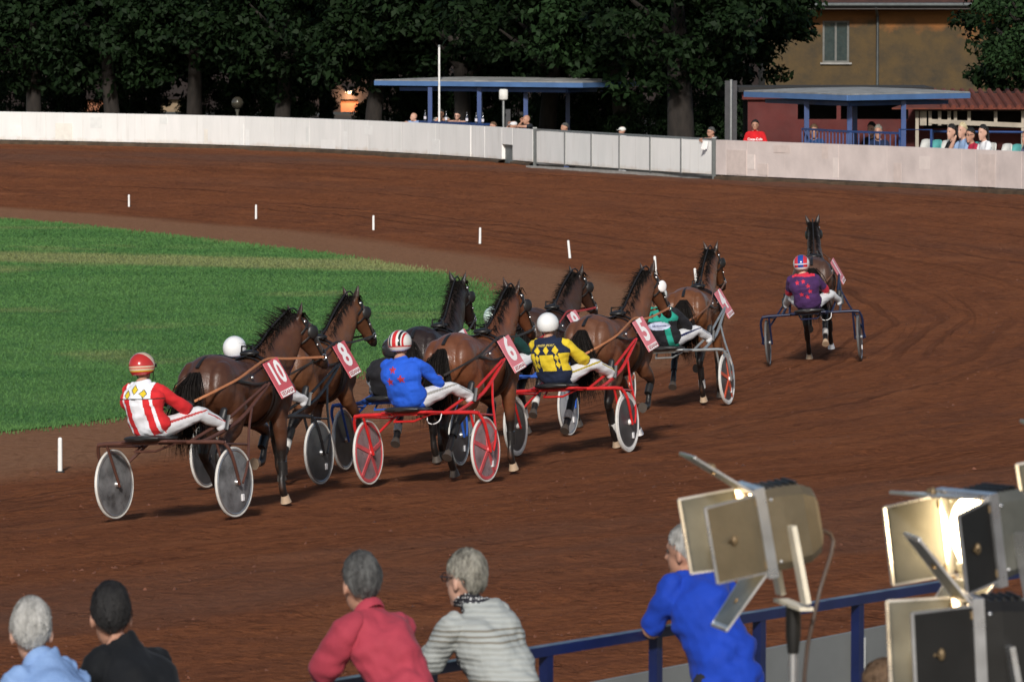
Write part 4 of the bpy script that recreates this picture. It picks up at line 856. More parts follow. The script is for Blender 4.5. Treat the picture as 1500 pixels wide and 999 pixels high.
def horse(mtx, label, num, coat, legs, yaw=0, drop=0, rein=None, plate=PLATE, shine=.34, hoofs=None, wraps=(), blink='dark', dark=.0, mealy=(.13, .06, .03), seed=0, sub='SESANA', handpos=None, manefly=1.0):
    e = empty('trotting_horse', mtx); g = np.random.default_rng(seed + 70); b = MB()
    sm = lambda x, a, c: (lambda t: t * t * (3 - 2 * t))(np.clip((x - a) / (c - a), 0, 1))
    def bend(p):
        p = np.asarray(p, float); w = sm(p[1], 1.30, 1.85) * sm(p[2], 1.10, 1.34)
        a = -yaw * w; x, y = p[0], p[1] - 1.35; return V(x * math.cos(a) - y * math.sin(a), 1.35 + x * math.sin(a) + y * math.cos(a), p[2] - drop * w)
    b.loft([(V(0, y, z), V(rx, 0, 0), V(0, 0, rz)) for y, z, rx, rz in smooth_poly(np.array(TRUNK), 3)], 22)
    def pathr(L): return [p for p, r in L], [tuple(r) for p, r in L]
    b.tube(*pathr(NECK), n=18, smooth=3); b.tube(*pathr(HEAD), n=16, smooth=3, rnd=True)
    for s in (-1, 1):
        b.tube([(s * .045, 1.845, 1.875), (s * .070, 1.85, 1.96), (s * .104, 1.855, 2.07)], [(.034, .026), (.040, .020), (.008, .007)], n=8)
        b.ball((s * .072, 1.99, 1.765), (.02, .03, .02)); b.ball((s * .04, 2.235, 1.45), (.02, .02, .02))
        b.ball((s * .17, .22, 1.20), (.12, .22, .25)); b.ball((s * .16, 1.40, 1.10), (.10, .17, .24)); b.ball((s * .10, 1.56, 1.06), (.10, .10, .14))
    hooves = []; lows = []
    for k, s, kind in ((0, -1, 'F'), (1, 1, 'F'), (2, -1, 'H'), (3, 1, 'H')):
        x = s * .155
        if kind == 'F':
            kn, ft, hf = FRONT[legs[k]]; el = (1.34, .88)
            pts = [(x * .9, 1.42, 1.12), (x, *el), (x, el[0] * .5 + kn[0] * .5, el[1] * .5 + kn[1] * .5), (x * .95, *kn), (x * .92, kn[0] * .75 + ft[0] * .25, kn[1] * .75 + ft[1] * .25), (x * .9, kn[0] * .3 + ft[0] * .7, kn[1] * .3 + ft[1] * .7), (x * .9, *ft), (x * .9, ft[0] * .3 + hf[0] * .7, ft[1] * .3 + hf[1] * .7)]
            rad = [(.10, .16), (.085, .115), (.062, .078), (.047, .052), (.034, .040), (.031, .038), (.038, .043), (.035, .038)]; top = kn
        else:
            st, hk_, ft, hf = HIND[legs[k]]
            pts = [(x * .9, .26, 1.18), (x * 1.05, *st), (x, st[0] * .45 + hk_[0] * .55, st[1] * .45 + hk_[1] * .55), (x * .95, *hk_), (x * .92, hk_[0] * .75 + ft[0] * .25, hk_[1] * .75 + ft[1] * .25), (x * .9, hk_[0] * .3 + ft[0] * .7, hk_[1] * .3 + ft[1] * .7), (x * .9, *ft), (x * .9, ft[0] * .3 + hf[0] * .7, ft[1] * .3 + hf[1] * .7)]
            rad = [(.14, .23), (.118, .165), (.068, .092), (.048, .066), (.035, .046), (.033, .042), (.040, .046), (.036, .040)]; top = hk_
        b.tube(pts, rad, n=14, smooth=2, rnd=True); lows.append((pts[3], pts[-1], (pts[2])))
        d = V(0, hf[0] - ft[0], hf[1] - ft[1]); d /= np.linalg.norm(d); h0 = V(x * .9, ft[0] * .32 + hf[0] * .68, ft[1] * .32 + hf[1] * .68)
        # hoof axis: flat to the ground when planted, folded back when lifted
        ax = V(0, .28, -.96) if hf[1] < .1 else V(0, d[1] * .9 - .1, d[2])
        ax /= np.linalg.norm(ax); hooves.append((h0, ax, k))
    me = remesh(b, .0165, 5); VC = mesh_np(me)
    pt = np.zeros(len(VC))
    for (a, c_, up) in lows:
        a = np.asarray(a); c_ = np.asarray(c_); up = np.asarray(up); dl = seg_dist(VC, a, c_); du = seg_dist(VC, up, a); pt = np.maximum(pt, np.where(dl < .11, 1 - sm(du + 0 * dl, -.01, .0) * 0, 0) * sm(-dl, -.10, -.06)); pt = np.maximum(pt, .75 * sm(-np.linalg.norm(VC - a, axis=1), -.22, -.07))
    pt = np.maximum(pt, sm(VC[:, 1], 2.12, 2.22) * (VC[:, 2] > 1.2)); pt = np.maximum(pt, .8 * sm(VC[:, 2], 1.88, 1.94)); pt = np.maximum(pt, dark)
    crest = np.array([np.asarray(p) + V(0, -.12, .11) for p, r in NECK]); pt = np.maximum(pt, .55 * sm(-np.min([seg_dist(VC, crest[i], crest[i + 1]) for i in range(4)], 0), -.14, -.04))
    vn = np.empty(len(me.vertices) * 3, np.float32); me.vertex_normals.foreach_get('vector', vn); vn = vn.reshape(-1, 3)
    mus = .0075 * vnoise(VC[:, 1] * 8 + 3 * np.sign(VC[:, 0]), VC[:, 2] * 6 + seed) + .0035 * vnoise(VC[:, 1] * 17 + 5, VC[:, 2] * 15 + seed * 3); VC = VC + vn * (mus * (VC[:, 2] > .75) * (VC[:, 1] < 1.9))[:, None]
    VC = np.array([bend(p) for p in VC]); me.vertices.foreach_set('co', VC.astype(np.float32).ravel())
    at = me.attributes.new('points', 'FLOAT', 'POINT'); at.data.foreach_set('value', pt.astype(np.float32))
    me.materials.append(coat_material('horse coat %d' % seed, coat, shine, mealy)); me.polygons.foreach_set('use_smooth', np.ones(len(me.polygons), bool)); me.update()
    body = bpy.data.objects.new('body', me); COL.objects.link(body); body.parent = e
    for h0, ax, k in hooves:
        q = MB(); yy = V(1, 0, 0); zz = np.cross(ax, yy)
        q.loft([(h0 - ax * .012, yy * .037, zz * .040), (h0 + ax * .03, yy * .046, zz * .050), (h0 + ax * .062, yy * .054, zz * .060)], 12); q.build('hoof', HOOFL if hoofs and k in hoofs and hoofs[k] == 'l' else WHITEP if hoofs and k in hoofs else HOOFD, e)
    for k in wraps:
        a, c_, _ = lows[k]; a = np.asarray(a); c_ = np.asarray(c_); q = MB(); q.tube([a + (c_ - a) * .52, a + (c_ - a) * .60, a + (c_ - a) * .74], [(.044, .052)] * 3, n=12); q.build('leg_wrap', WRAP, e)
    for k in range(4):
        a, c_, _ = lows[k]; a = np.asarray(a); c_ = np.asarray(c_); q = MB(); q.tube([a + (c_ - a) * .18, a + (c_ - a) * .35, a + (c_ - a) * .5], [(.044, .054), (.042, .052), (.040, .049)], n=12); q.build('leg_boot', LEATHER, e)
    # mane and forelock
    v = []
    pts = smooth_poly(np.array([(0, 1.28, 1.50), (0, 1.37, 1.545), (0, 1.50, 1.665), (0, 1.63, 1.79), (0, 1.75, 1.90), (0, 1.83, 1.955)]), 8)
    for _ in range(950):
        t_ = g.uniform(0, 1); i = t_ * (len(pts) - 1); p0 = pts[int(i)] + (pts[min(int(i) + 1, len(pts) - 1)] - pts[int(i)]) * (i - int(i)) + V(g.normal(0, .012), 0, -.02)
        sd = -1 if g.uniform() < .72 else 1; ln = g.uniform(.07, .15); fly = g.uniform(0, 1) ** 4 * manefly * .8
        p1 = p0 + V(sd * (.06 + .02 * g.normal()), -.03 - .06 * fly, .012 + .05 * fly) * (ln / .16); p2 = p1 + V(sd * .04 + .02 * g.normal(), -.05 - .08 * fly, -.08 + .10 * fly) * (ln / .16)
        w = V(.0012, .0036, .002); v += [bend(p0 - w), bend(p0 + w), bend(p1 + w), bend(p1 - w), bend(p1 - w), bend(p1 + w), bend(p2 + w * .2), bend(p2 - w * .2)]
    for _ in range(60):
        p0 = V(g.normal(0, .025), 1.85, 1.935); p1 = p0 + V(g.normal(0, .02), .07, .01); p2 = p1 + V(g.normal(0, .03), .06, -.09); w = V(.006, 0, .002); v += [bend(p0 - w), bend(p0 + w), bend(p1 + w), bend(p1 - w), bend(p1 - w), bend(p1 + w), bend(p2 + w * .2), bend(p2 - w * .2)]
    quads('mane', np.array(v), HAIRB, e)
    v = []; swish = g.uniform(-.05, .08)
    for _ in range(620):
        a = g.normal(0, .032); r = g.uniform(.3, 1); P0 = V(a * .6, -.02 + .02 * g.normal(), 1.36 - .06 * abs(g.normal())); sw = swish
        Q = [P0, P0 + V(a + sw * .3, -.11 - .03 * r, -.10), P0 + V(a * 2.0 + sw, -.17 - .04 * r + .02 * g.normal(), -.36), P0 + V(a * 2.4 + sw * 1.6 + .015 * g.normal(), -.17 + .05 * g.normal(), -.40 - .34 * r)]
        q_ = g.uniform(0, 3.14); w = V(.0055 * math.cos(q_), .0055 * math.sin(q_), 0)
        for i in range(3): k1 = 1 - .25 * i; k2 = .75 - .3 * i; v += [Q[i] - w * k1, Q[i] + w * k1, Q[i + 1] + w * max(k2, .12), Q[i + 1] - w * max(k2, .12)]
    quads('tail', np.array(v), HAIRB, e)
    # harness
    q = MB(); q.ring((0, 1.10, 1.125), (.295, 0, 0), (0, .03, .338), .010, .055, 36, 6); q.ring((0, 1.0, 1.13), (.293, 0, 0), (0, .0, .325), .007, .018, 36, 6)
    for s in (-1, 1):
        q.tube([(s * .29, 1.10, 1.20), (s * .262, 1.40, 1.16), (s * .20, 1.58, 1.12), (0, 1.715, 1.08)], [(.010, .032)] * 4, side=(s, .6, 0), n=6, smooth=3)
        q.tube([(s * .29, .98, 1.22), (s * .275, .70, 1.20), (s * .295, .36, 1.24), (s * .16, .03, 1.30)], [(.008, .016)] * 4, side=(s, 0, 0), n=6, smooth=3)
    q.tube([(0, 1.10, 1.48), (0, .80, 1.455), (0, .48, 1.50), (0, .18, 1.485), (0, .02, 1.40)], [(.020, .008)] * 5, n=6, smooth=3)
    q.ball((0, 1.09, 1.49), (.10, .09, .035)); q.tube([(-.07, 1.05, 1.47), (-.06, 1.05, 1.56), (.06, 1.05, 1.56), (.07, 1.05, 1.47)], .012, n=6)
    har = q.build('harness', LEATHER, e)
    q = MB()
    for yy in (1.10, .98, .62): 
        for s in (-1, 1): q.ball((s * .27, yy, 1.27), .016, 8, 6)
    for k in range(9): q.ball((.20 * math.sin((k - 4) * .2), 1.14 + .012 * (k % 2), 1.47 - .012 * (k - 4) ** 2 * .6 + .0), .012, 6, 5)
    q.build('buckles', METAL, har)
    q = MB()                                          # bridle
    def hring(i, f, infl, ra, rb):
        p0, r0 = np.asarray(HEAD[i][0]), np.asarray(HEAD[i][1]); p1, r1 = np.asarray(HEAD[i + 1][0]), np.asarray(HEAD[i + 1][1]); c = p0 + (p1 - p0) * f; rr = r0 + (r1 - r0) * f; t_ = (p1 - p0) / np.linalg.norm(p1 - p0)
        q.ring(c, V(rr[0] + infl, 0, 0), np.cross(t_, V(1, 0, 0)) * (rr[1] + infl), ra, rb, 24, 6)
    hring(4, .35, .008, .006, .014); hring(2, .1, .006, .006, .012); hring(1, .25, .008, .007, .014)
    for s in (-1, 1):
        q.tube([(s * .083, 1.87, 1.87), (s * .094, 1.97, 1.74), (s * .075, 2.07, 1.62), (s * .064, 2.16, 1.51)], [(.006, .012)] * 4, side=(s, 0, 0), n=6, smooth=2)
        q.tube([(s * .05, 1.85, 1.93), (s * .075, 1.90, 1.86)], .008, n=6)
    q.tube([(0, 2.14, 1.63), (0, 2.02, 1.80), (0, 1.90, 1.95), (0, 1.78, 1.985), (0, 1.55, 1.78), (0, 1.32, 1.58), (0, 1.08, 1.50)], .0085, n=6, smooth=3)
    q.apply(bend); bri = q.build('bridle', LEATHER, e)
    q = MB()
    for s in (-1, 1): q.ring((s * .066, 2.175, 1.50), (0, .028, 0), (0, 0, .028), .005, .005, 14, 5); q.ball((s * .088, 1.89, 1.86), .016); q.ball((s * .095, 1.97, 1.745), .012); q.ball((s * .08, 2.07, 1.625), .012)
    q.apply(bend); q.build('bit_rings', METAL, bri)
    for s in (-1, 1):
        q = MB(); q.ball((s * .105, 1.985, 1.755), (.02, .062, .068), 12, 8, rot=rotm(s * -.35)); q.apply(bend); q.build('blinker', WHITEP if blink == 'white' else LEATHER, bri)
    # reins to the driver's hands
    if rein is not None:
        for s in (-1, 1):
            q = MB(); hp = handpos[0 if s < 0 else 1]; P2 = bend((s * .068, 2.17, 1.50)); q.tube([P2, (s * .20, 1.50, 1.36), (s * .12, 1.10, 1.50 - .02), (s * .13, .55, 1.53), hp], [(.004, .012)] * 5, side=(s, 0, .3), n=6, smooth=4) if False else q.tube([P2, (s * .225, 1.45, 1.415), (s * .215, 1.06, 1.432), (s * .262, .66, 1.36), (s * .295, .30, 1.275), (s * .245, -.02, 1.19), hp], [(.005, .013)] * 7, side=(s, 0, .2), n=6, smooth=4); q.build('rein', rein, e)
    # number plate on the off side
    cpl = V(.345, 1.03, 1.245); up = V(-.42, -.16, .89); up /= np.linalg.norm(up); rd = V(.24, .95, .0); rd -= up * rd.dot(up); rd /= np.linalg.norm(rd); nn = np.cross(rd, up)
    rot = np.stack([rd, up, nn], 1); q = MB(); q.box(cpl, (.245, .385, .012), rot=rot, bev=.005)
    q.tube([cpl - nn * .006, cpl - nn * .05], .02, n=6); pl_ = q.build('number_plate', plate, e, smooth=False)
    v, f = text_geo(num, .285 if len(num) == 1 else .25); v = v.copy(); v[:, 0] *= 1.0 if len(num) == 1 else .80; v = v * V(1, 1.28); q = MB(); q.add([cpl + rot @ V(x, y + .045, .0085) for x, y in v], f); q.build('digits', WHITEP, pl_, smooth=False)
    q = MB(); q.box(cpl + rot @ V(0, -.155, .0075), (.20, .06, .004), rot=rot); st = q.build('name_strip', WHITEP, pl_, smooth=False)
    v, f = text_geo(sub, .055); q = MB(); q.add([cpl + rot @ V(x, y - .155, .0105) for x, y in v], f); q.build('lettering', M('dark red print', (.30, .03, .04), .6), pl_, smooth=False)
    tag(e, label, 'horse', 'trotting horses in the race'); return e

# ================================================================== sulkies
RUBBER = M('pale tyre rubber', (.60, .58, .54), .6, var=.15); SEATM = M('black seat vinyl', (.02, .02, .021), .4); AXLE = M('hub steel', (.45, .45, .45), .35, .8)
def sulky(mtx, label, fm, disc, tyre=RUBBER, spoke=None, rimcol=None, straps=None):
    e = empty('sulky', mtx); BY, BZ, WX = -.20, .765, .70
    b = MB(); b.tube([(-.735, BY, BZ - .02), (-.66, BY, BZ), (0, BY, BZ + .005), (.66, BY, BZ), (.735, BY, BZ - .02)], .021, side=(0, 0, 1), n=10, smooth=2); b.tube([(-.30, BY - .03, BZ + .01), (-.26, BY - .30, BZ + .03), (.26, BY - .30, BZ + .03), (.30, BY - .03, BZ + .01)], .015, side=(0, 0, 1), n=8)
    b.build('cross_bar', fm, e)
    for s in (-1, 1):
        b = MB(); b.tube([(s * .735, BY, BZ - .015), (s * .775, BY + .06, BZ - .13), (s * .765, -.0, .33)], [.019, .018, .015], n=8, smooth=3); b.tube([(s * .64, BY, BZ), (s * .635, -.0, .33)], .015, n=8); b.build('wheel_fork', fm, e)
        b = MB(); b.tube([(s * .44, BY, BZ), (s * .43, .05, BZ + .03), (s * .405, .62, .93), (s * .36, 1.10, 1.14), (s * .335, 1.36, 1.27)], [.021, .021, .021, .02, .015], n=10, smooth=3); b.tube([(s * .32, BY, BZ), (s * .36, .5, .96), (s * .345, 1.28, 1.26)], [.018, .018, .015], n=10); b.build('shaft', fm, e)
        b = MB(); b.tube([(s * .385, .92, 1.05), (s * .52, .62, .83), (s * .72, .24, .52), (s * .79, .02, .345)], [.013, .014, .014, .012], n=8, smooth=3); b.tube([(s * .60, .46, .70), (s * .70, BY + .02, BZ - .02)], .011, n=8); b.build('stay', fm, e)
        b = MB(); b.tube([(s * .43, .30, .86), (s * .43, .36, 1.00)], [(.012, .045)] * 2, side=(0, 1, 0), n=8); b.tube([(s * .36, .31, .865), (s * .46, .31, .865)], .016, n=8); b.build('foot_rest', SEATM, e)
        # wheel
        c = V(s * WX, 0, .355); A = V(0, 1, 0); B = V(0, 0, 1)
        b = MB(); b.ring(c, A * .315, B * .315, .012, .016, 40, 6); b.tube([c - V(.055, 0, 0), c - V(.035, 0, 0), c + V(.035, 0, 0), c + V(.055, 0, 0)], [.02, .034, .034, .02], side=(0, 1, 0), n=12); wh = b.build('wheel', AXLE if rimcol is None else rimcol, e)
        b = MB(); b.ring(c, A * .337, B * .337, .013, .015, 44, 8); b.build('tyre', tyre, wh)
        b = MB(); N_ = 36; vs = [c + V(.028, 0, 0), c - V(.028, 0, 0)] + [c + (A * math.cos(2 * math.pi * i / N_) + B * math.sin(2 * math.pi * i / N_)) * .308 + V(o_, 0, 0) for o_ in (.008, -.008) for i in range(N_)]
        b.add(vs, [(0, 2 + i, 2 + (i + 1) % N_) for i in range(N_)] + [(1, 2 + N_ + (i + 1) % N_, 2 + N_ + i) for i in range(N_)]); b.build('disc_cover', disc, wh)
        b = MB(); b.tube([c - V(.078, 0, 0), c + V(.078, 0, 0)], .011, n=8); b.build('axle_bolt', AXLE, wh)
        if spoke is not None:
            for k in range(5):
                a = 2 * math.pi * k / 5 + .3; dv = A * math.cos(a) + B * math.sin(a)
                for o_ in (-1, 1):
                    b = MB(); b.bar(c + dv * .03 + V(o_ * .033, 0, 0), c + dv * .305 + V(o_ * .012, 0, 0), .045, .010, up=(1, 0, 0)); b.build('spoke', spoke, wh, smooth=False)
        if rimcol is not None:
            b = MB(); b.ring(c, A * .296, B * .296, .022, .0125, 44, 6); b.build('rim_band', rimcol, wh)
        # valve and sticker on the disc
        b = MB(); b.box(c + V(.022 * s, .12, -.16), (.012, .05, .07), bev=.004); b.build('disc_patch', WHITEP, wh, smooth=False)
    b = MB(); b.loft([(V(0, -.60, .835), V(.10, 0, 0), V(0, 0, .02)), (V(0, -.57, .83), V(.20, 0, 0), V(0, 0, .034)), (V(0, -.42, .815), V(.235, 0, 0), V(0, 0, .042)), (V(0, -.25, .812), V(.225, 0, 0), V(0, 0, .040)), (V(0, -.12, .82), V(.15, 0, 0), V(0, 0, .03))], 20); b.build('seat', SEATM, e)
    b = MB(); b.box((0, -.34, .775), (.30, .30, .03)); b.tube([(-.18, -.22, .76), (-.12, -.50, .70), (.12, -.50, .70), (.18, -.22, .76)], .012, side=(0, 0, 1), n=6); b.build('seat_bracket', fm, e)
    if straps: b = MB(); b.tube([(.16, -.26, .76), (.17, -.28, .68), (.24, -.29, .655), (.31, -.28, .69), (.32, -.24, .76)], .0055, n=5, smooth=4); b.build('strap_loop', WHITEP, e)
    tag(e, label, 'sulky', 'sulkies in the race'); return e

# ================================================================== drivers
TROUS = cloth('white racing breeches', (.64, .64, .66), var=.06, bump=.5, bs=12); BOOT = M('black boot leather', (.015, .014, .014), .4)
def driver_joints(lean=-.06, headrot=(0, .0, 0), hand=(.62, 1.10)):
    L = lambda x, y, z: (x + lean * (z - .9) / .5, y, z)
    return dict(pelvis=L(0, -.36, .945), waist=L(0, -.42, 1.06), chest=L(0, -.44, 1.20), neck=L(0, -.40, 1.355), head=L(0, -.36, 1.50), headrot=headrot,
                shL=L(-.185, -.39, 1.30), shR=L(.185, -.39, 1.30), elL=L(-.285, -.14, 1.09), elR=L(.285, -.14, 1.09), wrL=L(-.14, .10, 1.13), wrR=L(.15, .10, 1.13), hdL=(.03, 1, .1), hdR=(-.03, 1, .1), huL=(-.6, 0, .8), huR=(.6, 0, .8),
                hipL=(-.10, -.33, .93), hipR=(.10, -.33, .93), knL=(-.31, .02, 1.03), knR=(.31, .02, 1.03), anL=(-.40, .30, .925), anR=(.40, .30, .925), toL=(-.41, .345, 1.06), toR=(.41, .345, 1.06), seatmat=1, width=1.14)
def in_star(x, z, r):
    a = np.arctan2(x, z); d = np.hypot(x, z); k = np.abs(((a / (2 * math.pi / 5)) % 1) - .5) * 2; return d < r * (.42 + .58 * k ** 1.3)
def in_diamond(x, z, rx, rz): return (np.abs(x) / rx + np.abs(z) / rz) < 1
def driver(mtx, label, mats, helm, decor=None, lean=-.06, crouch=1.0, sleeve=.95, headrot=(0, 0, 0), text=None, seed=0, stripe=None):
    J = driver_joints(lean, headrot)
    if crouch != 1: J = {k: ((v[0], v[1] + (.10 if v[2] > 1.25 else 0), .92 + (v[2] - .92) * crouch) if isinstance(v, tuple) and len(v) == 3 and k not in ('headrot', 'hdL', 'hdR', 'huL', 'huR') and v[2] > 1.04 and k[:2] != 'to' else v) for k, v in J.items()}
    J['glove'] = M('dark glove', (.03, .03, .032), .6) if seed % 2 else SKIN
    if stripe is not None:
        dec0 = decor; mats = list(mats) + [stripe]; si = len(mats) - 1
        def decor(FC, n, mi, kk, bones):
            if dec0 is not None: mi = dec0(FC, n, mi, kk, bones)
            mi = mi.copy()
            for b_, (a, c_, r, m) in enumerate(bones):
                if m != 2 or b_ < 5: continue
                a = np.asarray(a, float); c_ = np.asarray(c_, float); ax = (c_ - a) / np.linalg.norm(c_ - a); o_ = V(math.copysign(1, a[0]), 0, .45); o_ -= ax * o_.dot(ax); o_ /= np.linalg.norm(o_)
                t_ = ((FC - a) @ ax)[:, None]; rad = FC - a - ax * t_; rad /= np.linalg.norm(rad, axis=1)[:, None] + 1e-9
                mi[(kk == b_) & (mi == 2) & (rad @ o_ > math.cos(.13))] = si
            return mi
    e, me, body = person('person', J, mats, mtx, label, 'race drivers', voxel=.0085, sleeve=sleeve, decor=decor, face=True, seed=seed, loose=1.10, puff=.010, text=text, relax=1.15)
    hc = np.asarray(J['head']) + V(0, -.004, .035); b = MB(); hr = rotm(*headrot)
    N_, K = 26, 18; vs = []; fs = []
    for j in range(K + 1):
        for i in range(N_):
            ph = 2 * math.pi * i / N_; front = math.cos(ph); lim = 1.95 + .45 * (1 - front) * .5; lim = min(lim, 2.32) if front < .45 else 1.50; t_ = lim * j / K
            vs.append(hr @ V(.113 * math.sin(t_) * math.sin(ph), .137 * math.sin(t_) * math.cos(ph) - .008, .122 * math.cos(t_) + .003))
    for j in range(K):
        for i in range(N_): fs.append((j * N_ + i, (j + 1) * N_ + i, (j + 1) * N_ + (i + 1) % N_, j * N_ + (i + 1) % N_))
    b.add([v + hc for v in vs], fs); h = b.build('helmet', helm, body, origin=hc)
    so_ = h.modifiers.new('thick', 'SOLIDIFY'); so_.thickness = .012; so_.offset = -1
    b = MB(); hcz = hc; b.ring(hcz + V(0, -.006, -.012), (.114, 0, 0), (0, .139, .02), .004, .007, 34, 5)
    for s in (-1, 1): b.tube([hcz + V(s * .105, .03, -.06), hcz + V(s * .075, .06, -.15)], [(.003, .009)] * 2, side=(s, 0, 0), n=5)
    b.build('helmet_strap', LEATHER, body)
    b = MB(); b.tube([hcz + V(-.10, .10, .0), hcz + V(0, .155, .005), hcz + V(.10, .10, .0)], [(.006, .022), (.006, .026), (.006, .022)], side=(0, 1, 0), n=6, smooth=3); b.build('goggles', M('smoked visor', (.02, .02, .025), .12), body)
    return e
def helmet_mat(name, base, bands):
    """bands: list of (axis, centre, halfwidth, colour) in the helmet's own coordinates"""
    m, t = newmat(name); ob = t.coord('Object'); sp = t.n('SeparateXYZ'); t.l(ob, sp.inputs[0]); c = t.mix(t.noise(ob, 9, 3), tuple(x * .92 for x in base), base)
    for ax, ce, hw, col in bands:
        if ax < 3: d = t.math('ABSOLUTE', t.math('SUBTRACT', sp.outputs[ax], ce))
        else: d = t.math('ABSOLUTE', t.math('SUBTRACT', t.math('ADD', t.math('MULTIPLY', sp.outputs[1], .8), t.math('MULTIPLY', sp.outputs[2], .6)), ce))
        c = t.mix(t.math('LESS_THAN', d, hw), c, col)
    t.l(c, t.b.inputs['Base Color']); t.b.inputs['Roughness'].default_value = .22; t.b.inputs['Coat Weight'].default_value = .4; return m

def team_frame(px, py, heading):                       # px, py: middle of the wheels' ground contacts, heading relative to the view ray
    p = on_track(px, py); az = math.atan2(p.x, p.y); h = R(heading) + az; f = Vector((math.sin(h), math.cos(h), 0)); r_ = Vector((math.cos(h), -math.sin(h), 0))
    G = lambda q: ground_z(q.x, q.y)
    fw = f + Vector((0, 0, (G(p + f * 1.5) - G(p - f * .5)) / 2.0)); sd = r_ + Vector((0, 0, (G(p + r_ * .7) - G(p - r_ * .7)) / 1.4)); up = sd.cross(fw).normalized()
    return frame(p, fw, up), p

# ================================================================== the race
RED = rgb(178, 22, 28)
def deco_ten(FC, n, mi, kk, bones):
    mi = mi.copy(); x = FC[:, 0] + .06 * (FC[:, 2] - .9) / .5; z = FC[:, 2]; torso = (kk == 2) | (kk == 3); arm = kk >= 5
    up = (mi == 1); mi[up & arm] = 4                                  # red sleeves
    t = torso & (mi == 1); low = z < 1.215
    mi[t & low & (np.abs(np.abs(x + .0) - .105) < .034)] = 4; mi[t & low & (np.abs(x) > .165)] = 4; mi[t & (~low) & (np.abs(x) > .155)] = 4
    mi[t & (np.abs(z - 1.215) < .006)] = 6
    for cx, cz in ((-.10, 1.255), (-.015, 1.30), (.085, 1.265)):
        mi[t & (n[:, 1] < .2) & in_diamond(x - cx, z - cz, .042, .045)] = 6; mi[t & (n[:, 1] < .2) & in_diamond(x - cx, z - cz, .033, .036)] = 5
    return mi
def deco_stars(sl, spots, r, cuff=None):
    def f(FC, n, mi, kk, bones):
        mi = mi.copy(); x = FC[:, 0] + .06 * (FC[:, 2] - .9) / .5; z = FC[:, 2]; t = ((kk == 2) | (kk == 3)) & (mi == 1) & (n[:, 1] < .15)
        for cx, cz in spots: mi[t & in_star(x - cx, z - cz, r)] = sl
        if cuff:
            for b_ in range(5, len(bones)):
                pass
        return mi
    return f
def deco_five(FC, n, mi, kk, bones):
    mi = mi.copy(); x = FC[:, 0] + .06 * (FC[:, 2] - .9) / .5; z = FC[:, 2]; t = ((kk == 2) | (kk == 3)) & (mi == 1); arm = (kk >= 5) & (mi == 1)
    mi[arm] = 4; back = n[:, 1] < .35
    mi[t & back & (z < 1.185) & (z > 1.0) & (np.abs(x) < .085)] = 4; mi[t & (z < 1.2) & (z > 1.0) & (np.abs(x) > .145)] = 4
    for cx in (-.105, .01, .115): mi[t & back & in_diamond(x - cx, z - 1.235, .036, .05)] = 4
    for cz in (1.15, 1.07): 
        for s in (-1, 1): mi[t & in_diamond(x - s * .118, z - cz, .026, .042)] = 4
    return mi
def deco_four(FC, n, mi, kk, bones):
    mi = mi.copy(); x = FC[:, 0] + .06 * (FC[:, 2] - .9) / .5; z = FC[:, 2]; t = ((kk == 2) | (kk == 3)) & (mi == 1); arm = (kk >= 5) & (mi == 1)
    mi[arm] = 4; mi[t & (z < 1.19) & (np.abs(x - .10) > .036)] = 4
    for cx in (-.07, .035, .12): mi[t & (z > 1.2) & in_diamond(x - cx, z - 1.265, .028, .036)] = 4
    e = ((x - .0) / .15) ** 2 + ((z - 1.13) / .055) ** 2; mi[t & (e < 1)] = 5
    return mi
def deco_lead(FC, n, mi, kk, bones):
    mi = deco_stars(4, ((-.09, 1.25), (.0, 1.265), (.06, 1.20), (.075, 1.12), (-.06, 1.08), (.02, 1.04)), .036)(FC, n, mi, kk, bones)
    sh = kk >= 5; z = FC[:, 2]
    for b_, (a, c_, r, m) in enumerate(bones):
        if m == 1 and b_ >= 5:
            a = np.asarray(a); c_ = np.asarray(c_); tt = ((FC - a) @ (c_ - a)) / ((c_ - a) @ (c_ - a)); mi[(kk == b_) & (tt > .78)] = 4
    mi[(kk == 1)] = 0; mi[((kk == 2)) & (z > 1.335) & (mi == 1)] = 4
    return mi
ORANGE = M('tan rein webbing', (.48, .19, .085), .7); DREIN = M('dark rein leather', (.03, .024, .022), .6)
rust = M('rusty brown frame paint', (.11, .045, .032), .5, .2); black = M('gloss black frame', (.018, .018, .02), .3, .2); redf = M('bright red frame paint', (.55, .022, .022), .3); silver = M('silver frame paint', (.42, .44, .44), .35, .6); navy = M('dark blue frame paint', (.010, .016, .05), .35); bluef = M('blue frame paint', (.03, .10, .42), .4)
dsc = M('clear grey disc cover', (.15, .15, .155), .3, var=.6, vs=6); dsc_d = M('dark disc cover', (.055, .057, .062), .35, var=.4, vs=5); dsc_l = M('pale disc cover', (.42, .42, .42), .4, var=.2, vs=5); dsc_p = M('pinkish disc cover', (.24, .17, .18), .3, var=.4, vs=5)
hp = lambda lean=-.06: [(V(-.14 + .0, .16, 1.13) + V(lean * .46, 0, 0)), (V(.15, .16, 1.13) + V(lean * .46, 0, 0))]
HY = .50                                               # the horse's quarters stand this far ahead of the axle
def team(px, py, heading, hkw, skw, dkw, turn=3):
    T, p = team_frame(px, py, heading)
    TH = T @ Matrix.Translation((0, HY * .95, 0)) @ Matrix.Rotation(R(turn), 4, 'Z') @ Matrix.Scale(.985, 4); T = T @ Matrix.Scale(.935, 4); hands = [h * .95 - V(0, HY * .95, 0) + V(0, .06, .02) for h in hp()]
    horse(TH, handpos=hands, **hkw); sulky(T, **skw)
    if dkw: driver(T, **dkw)
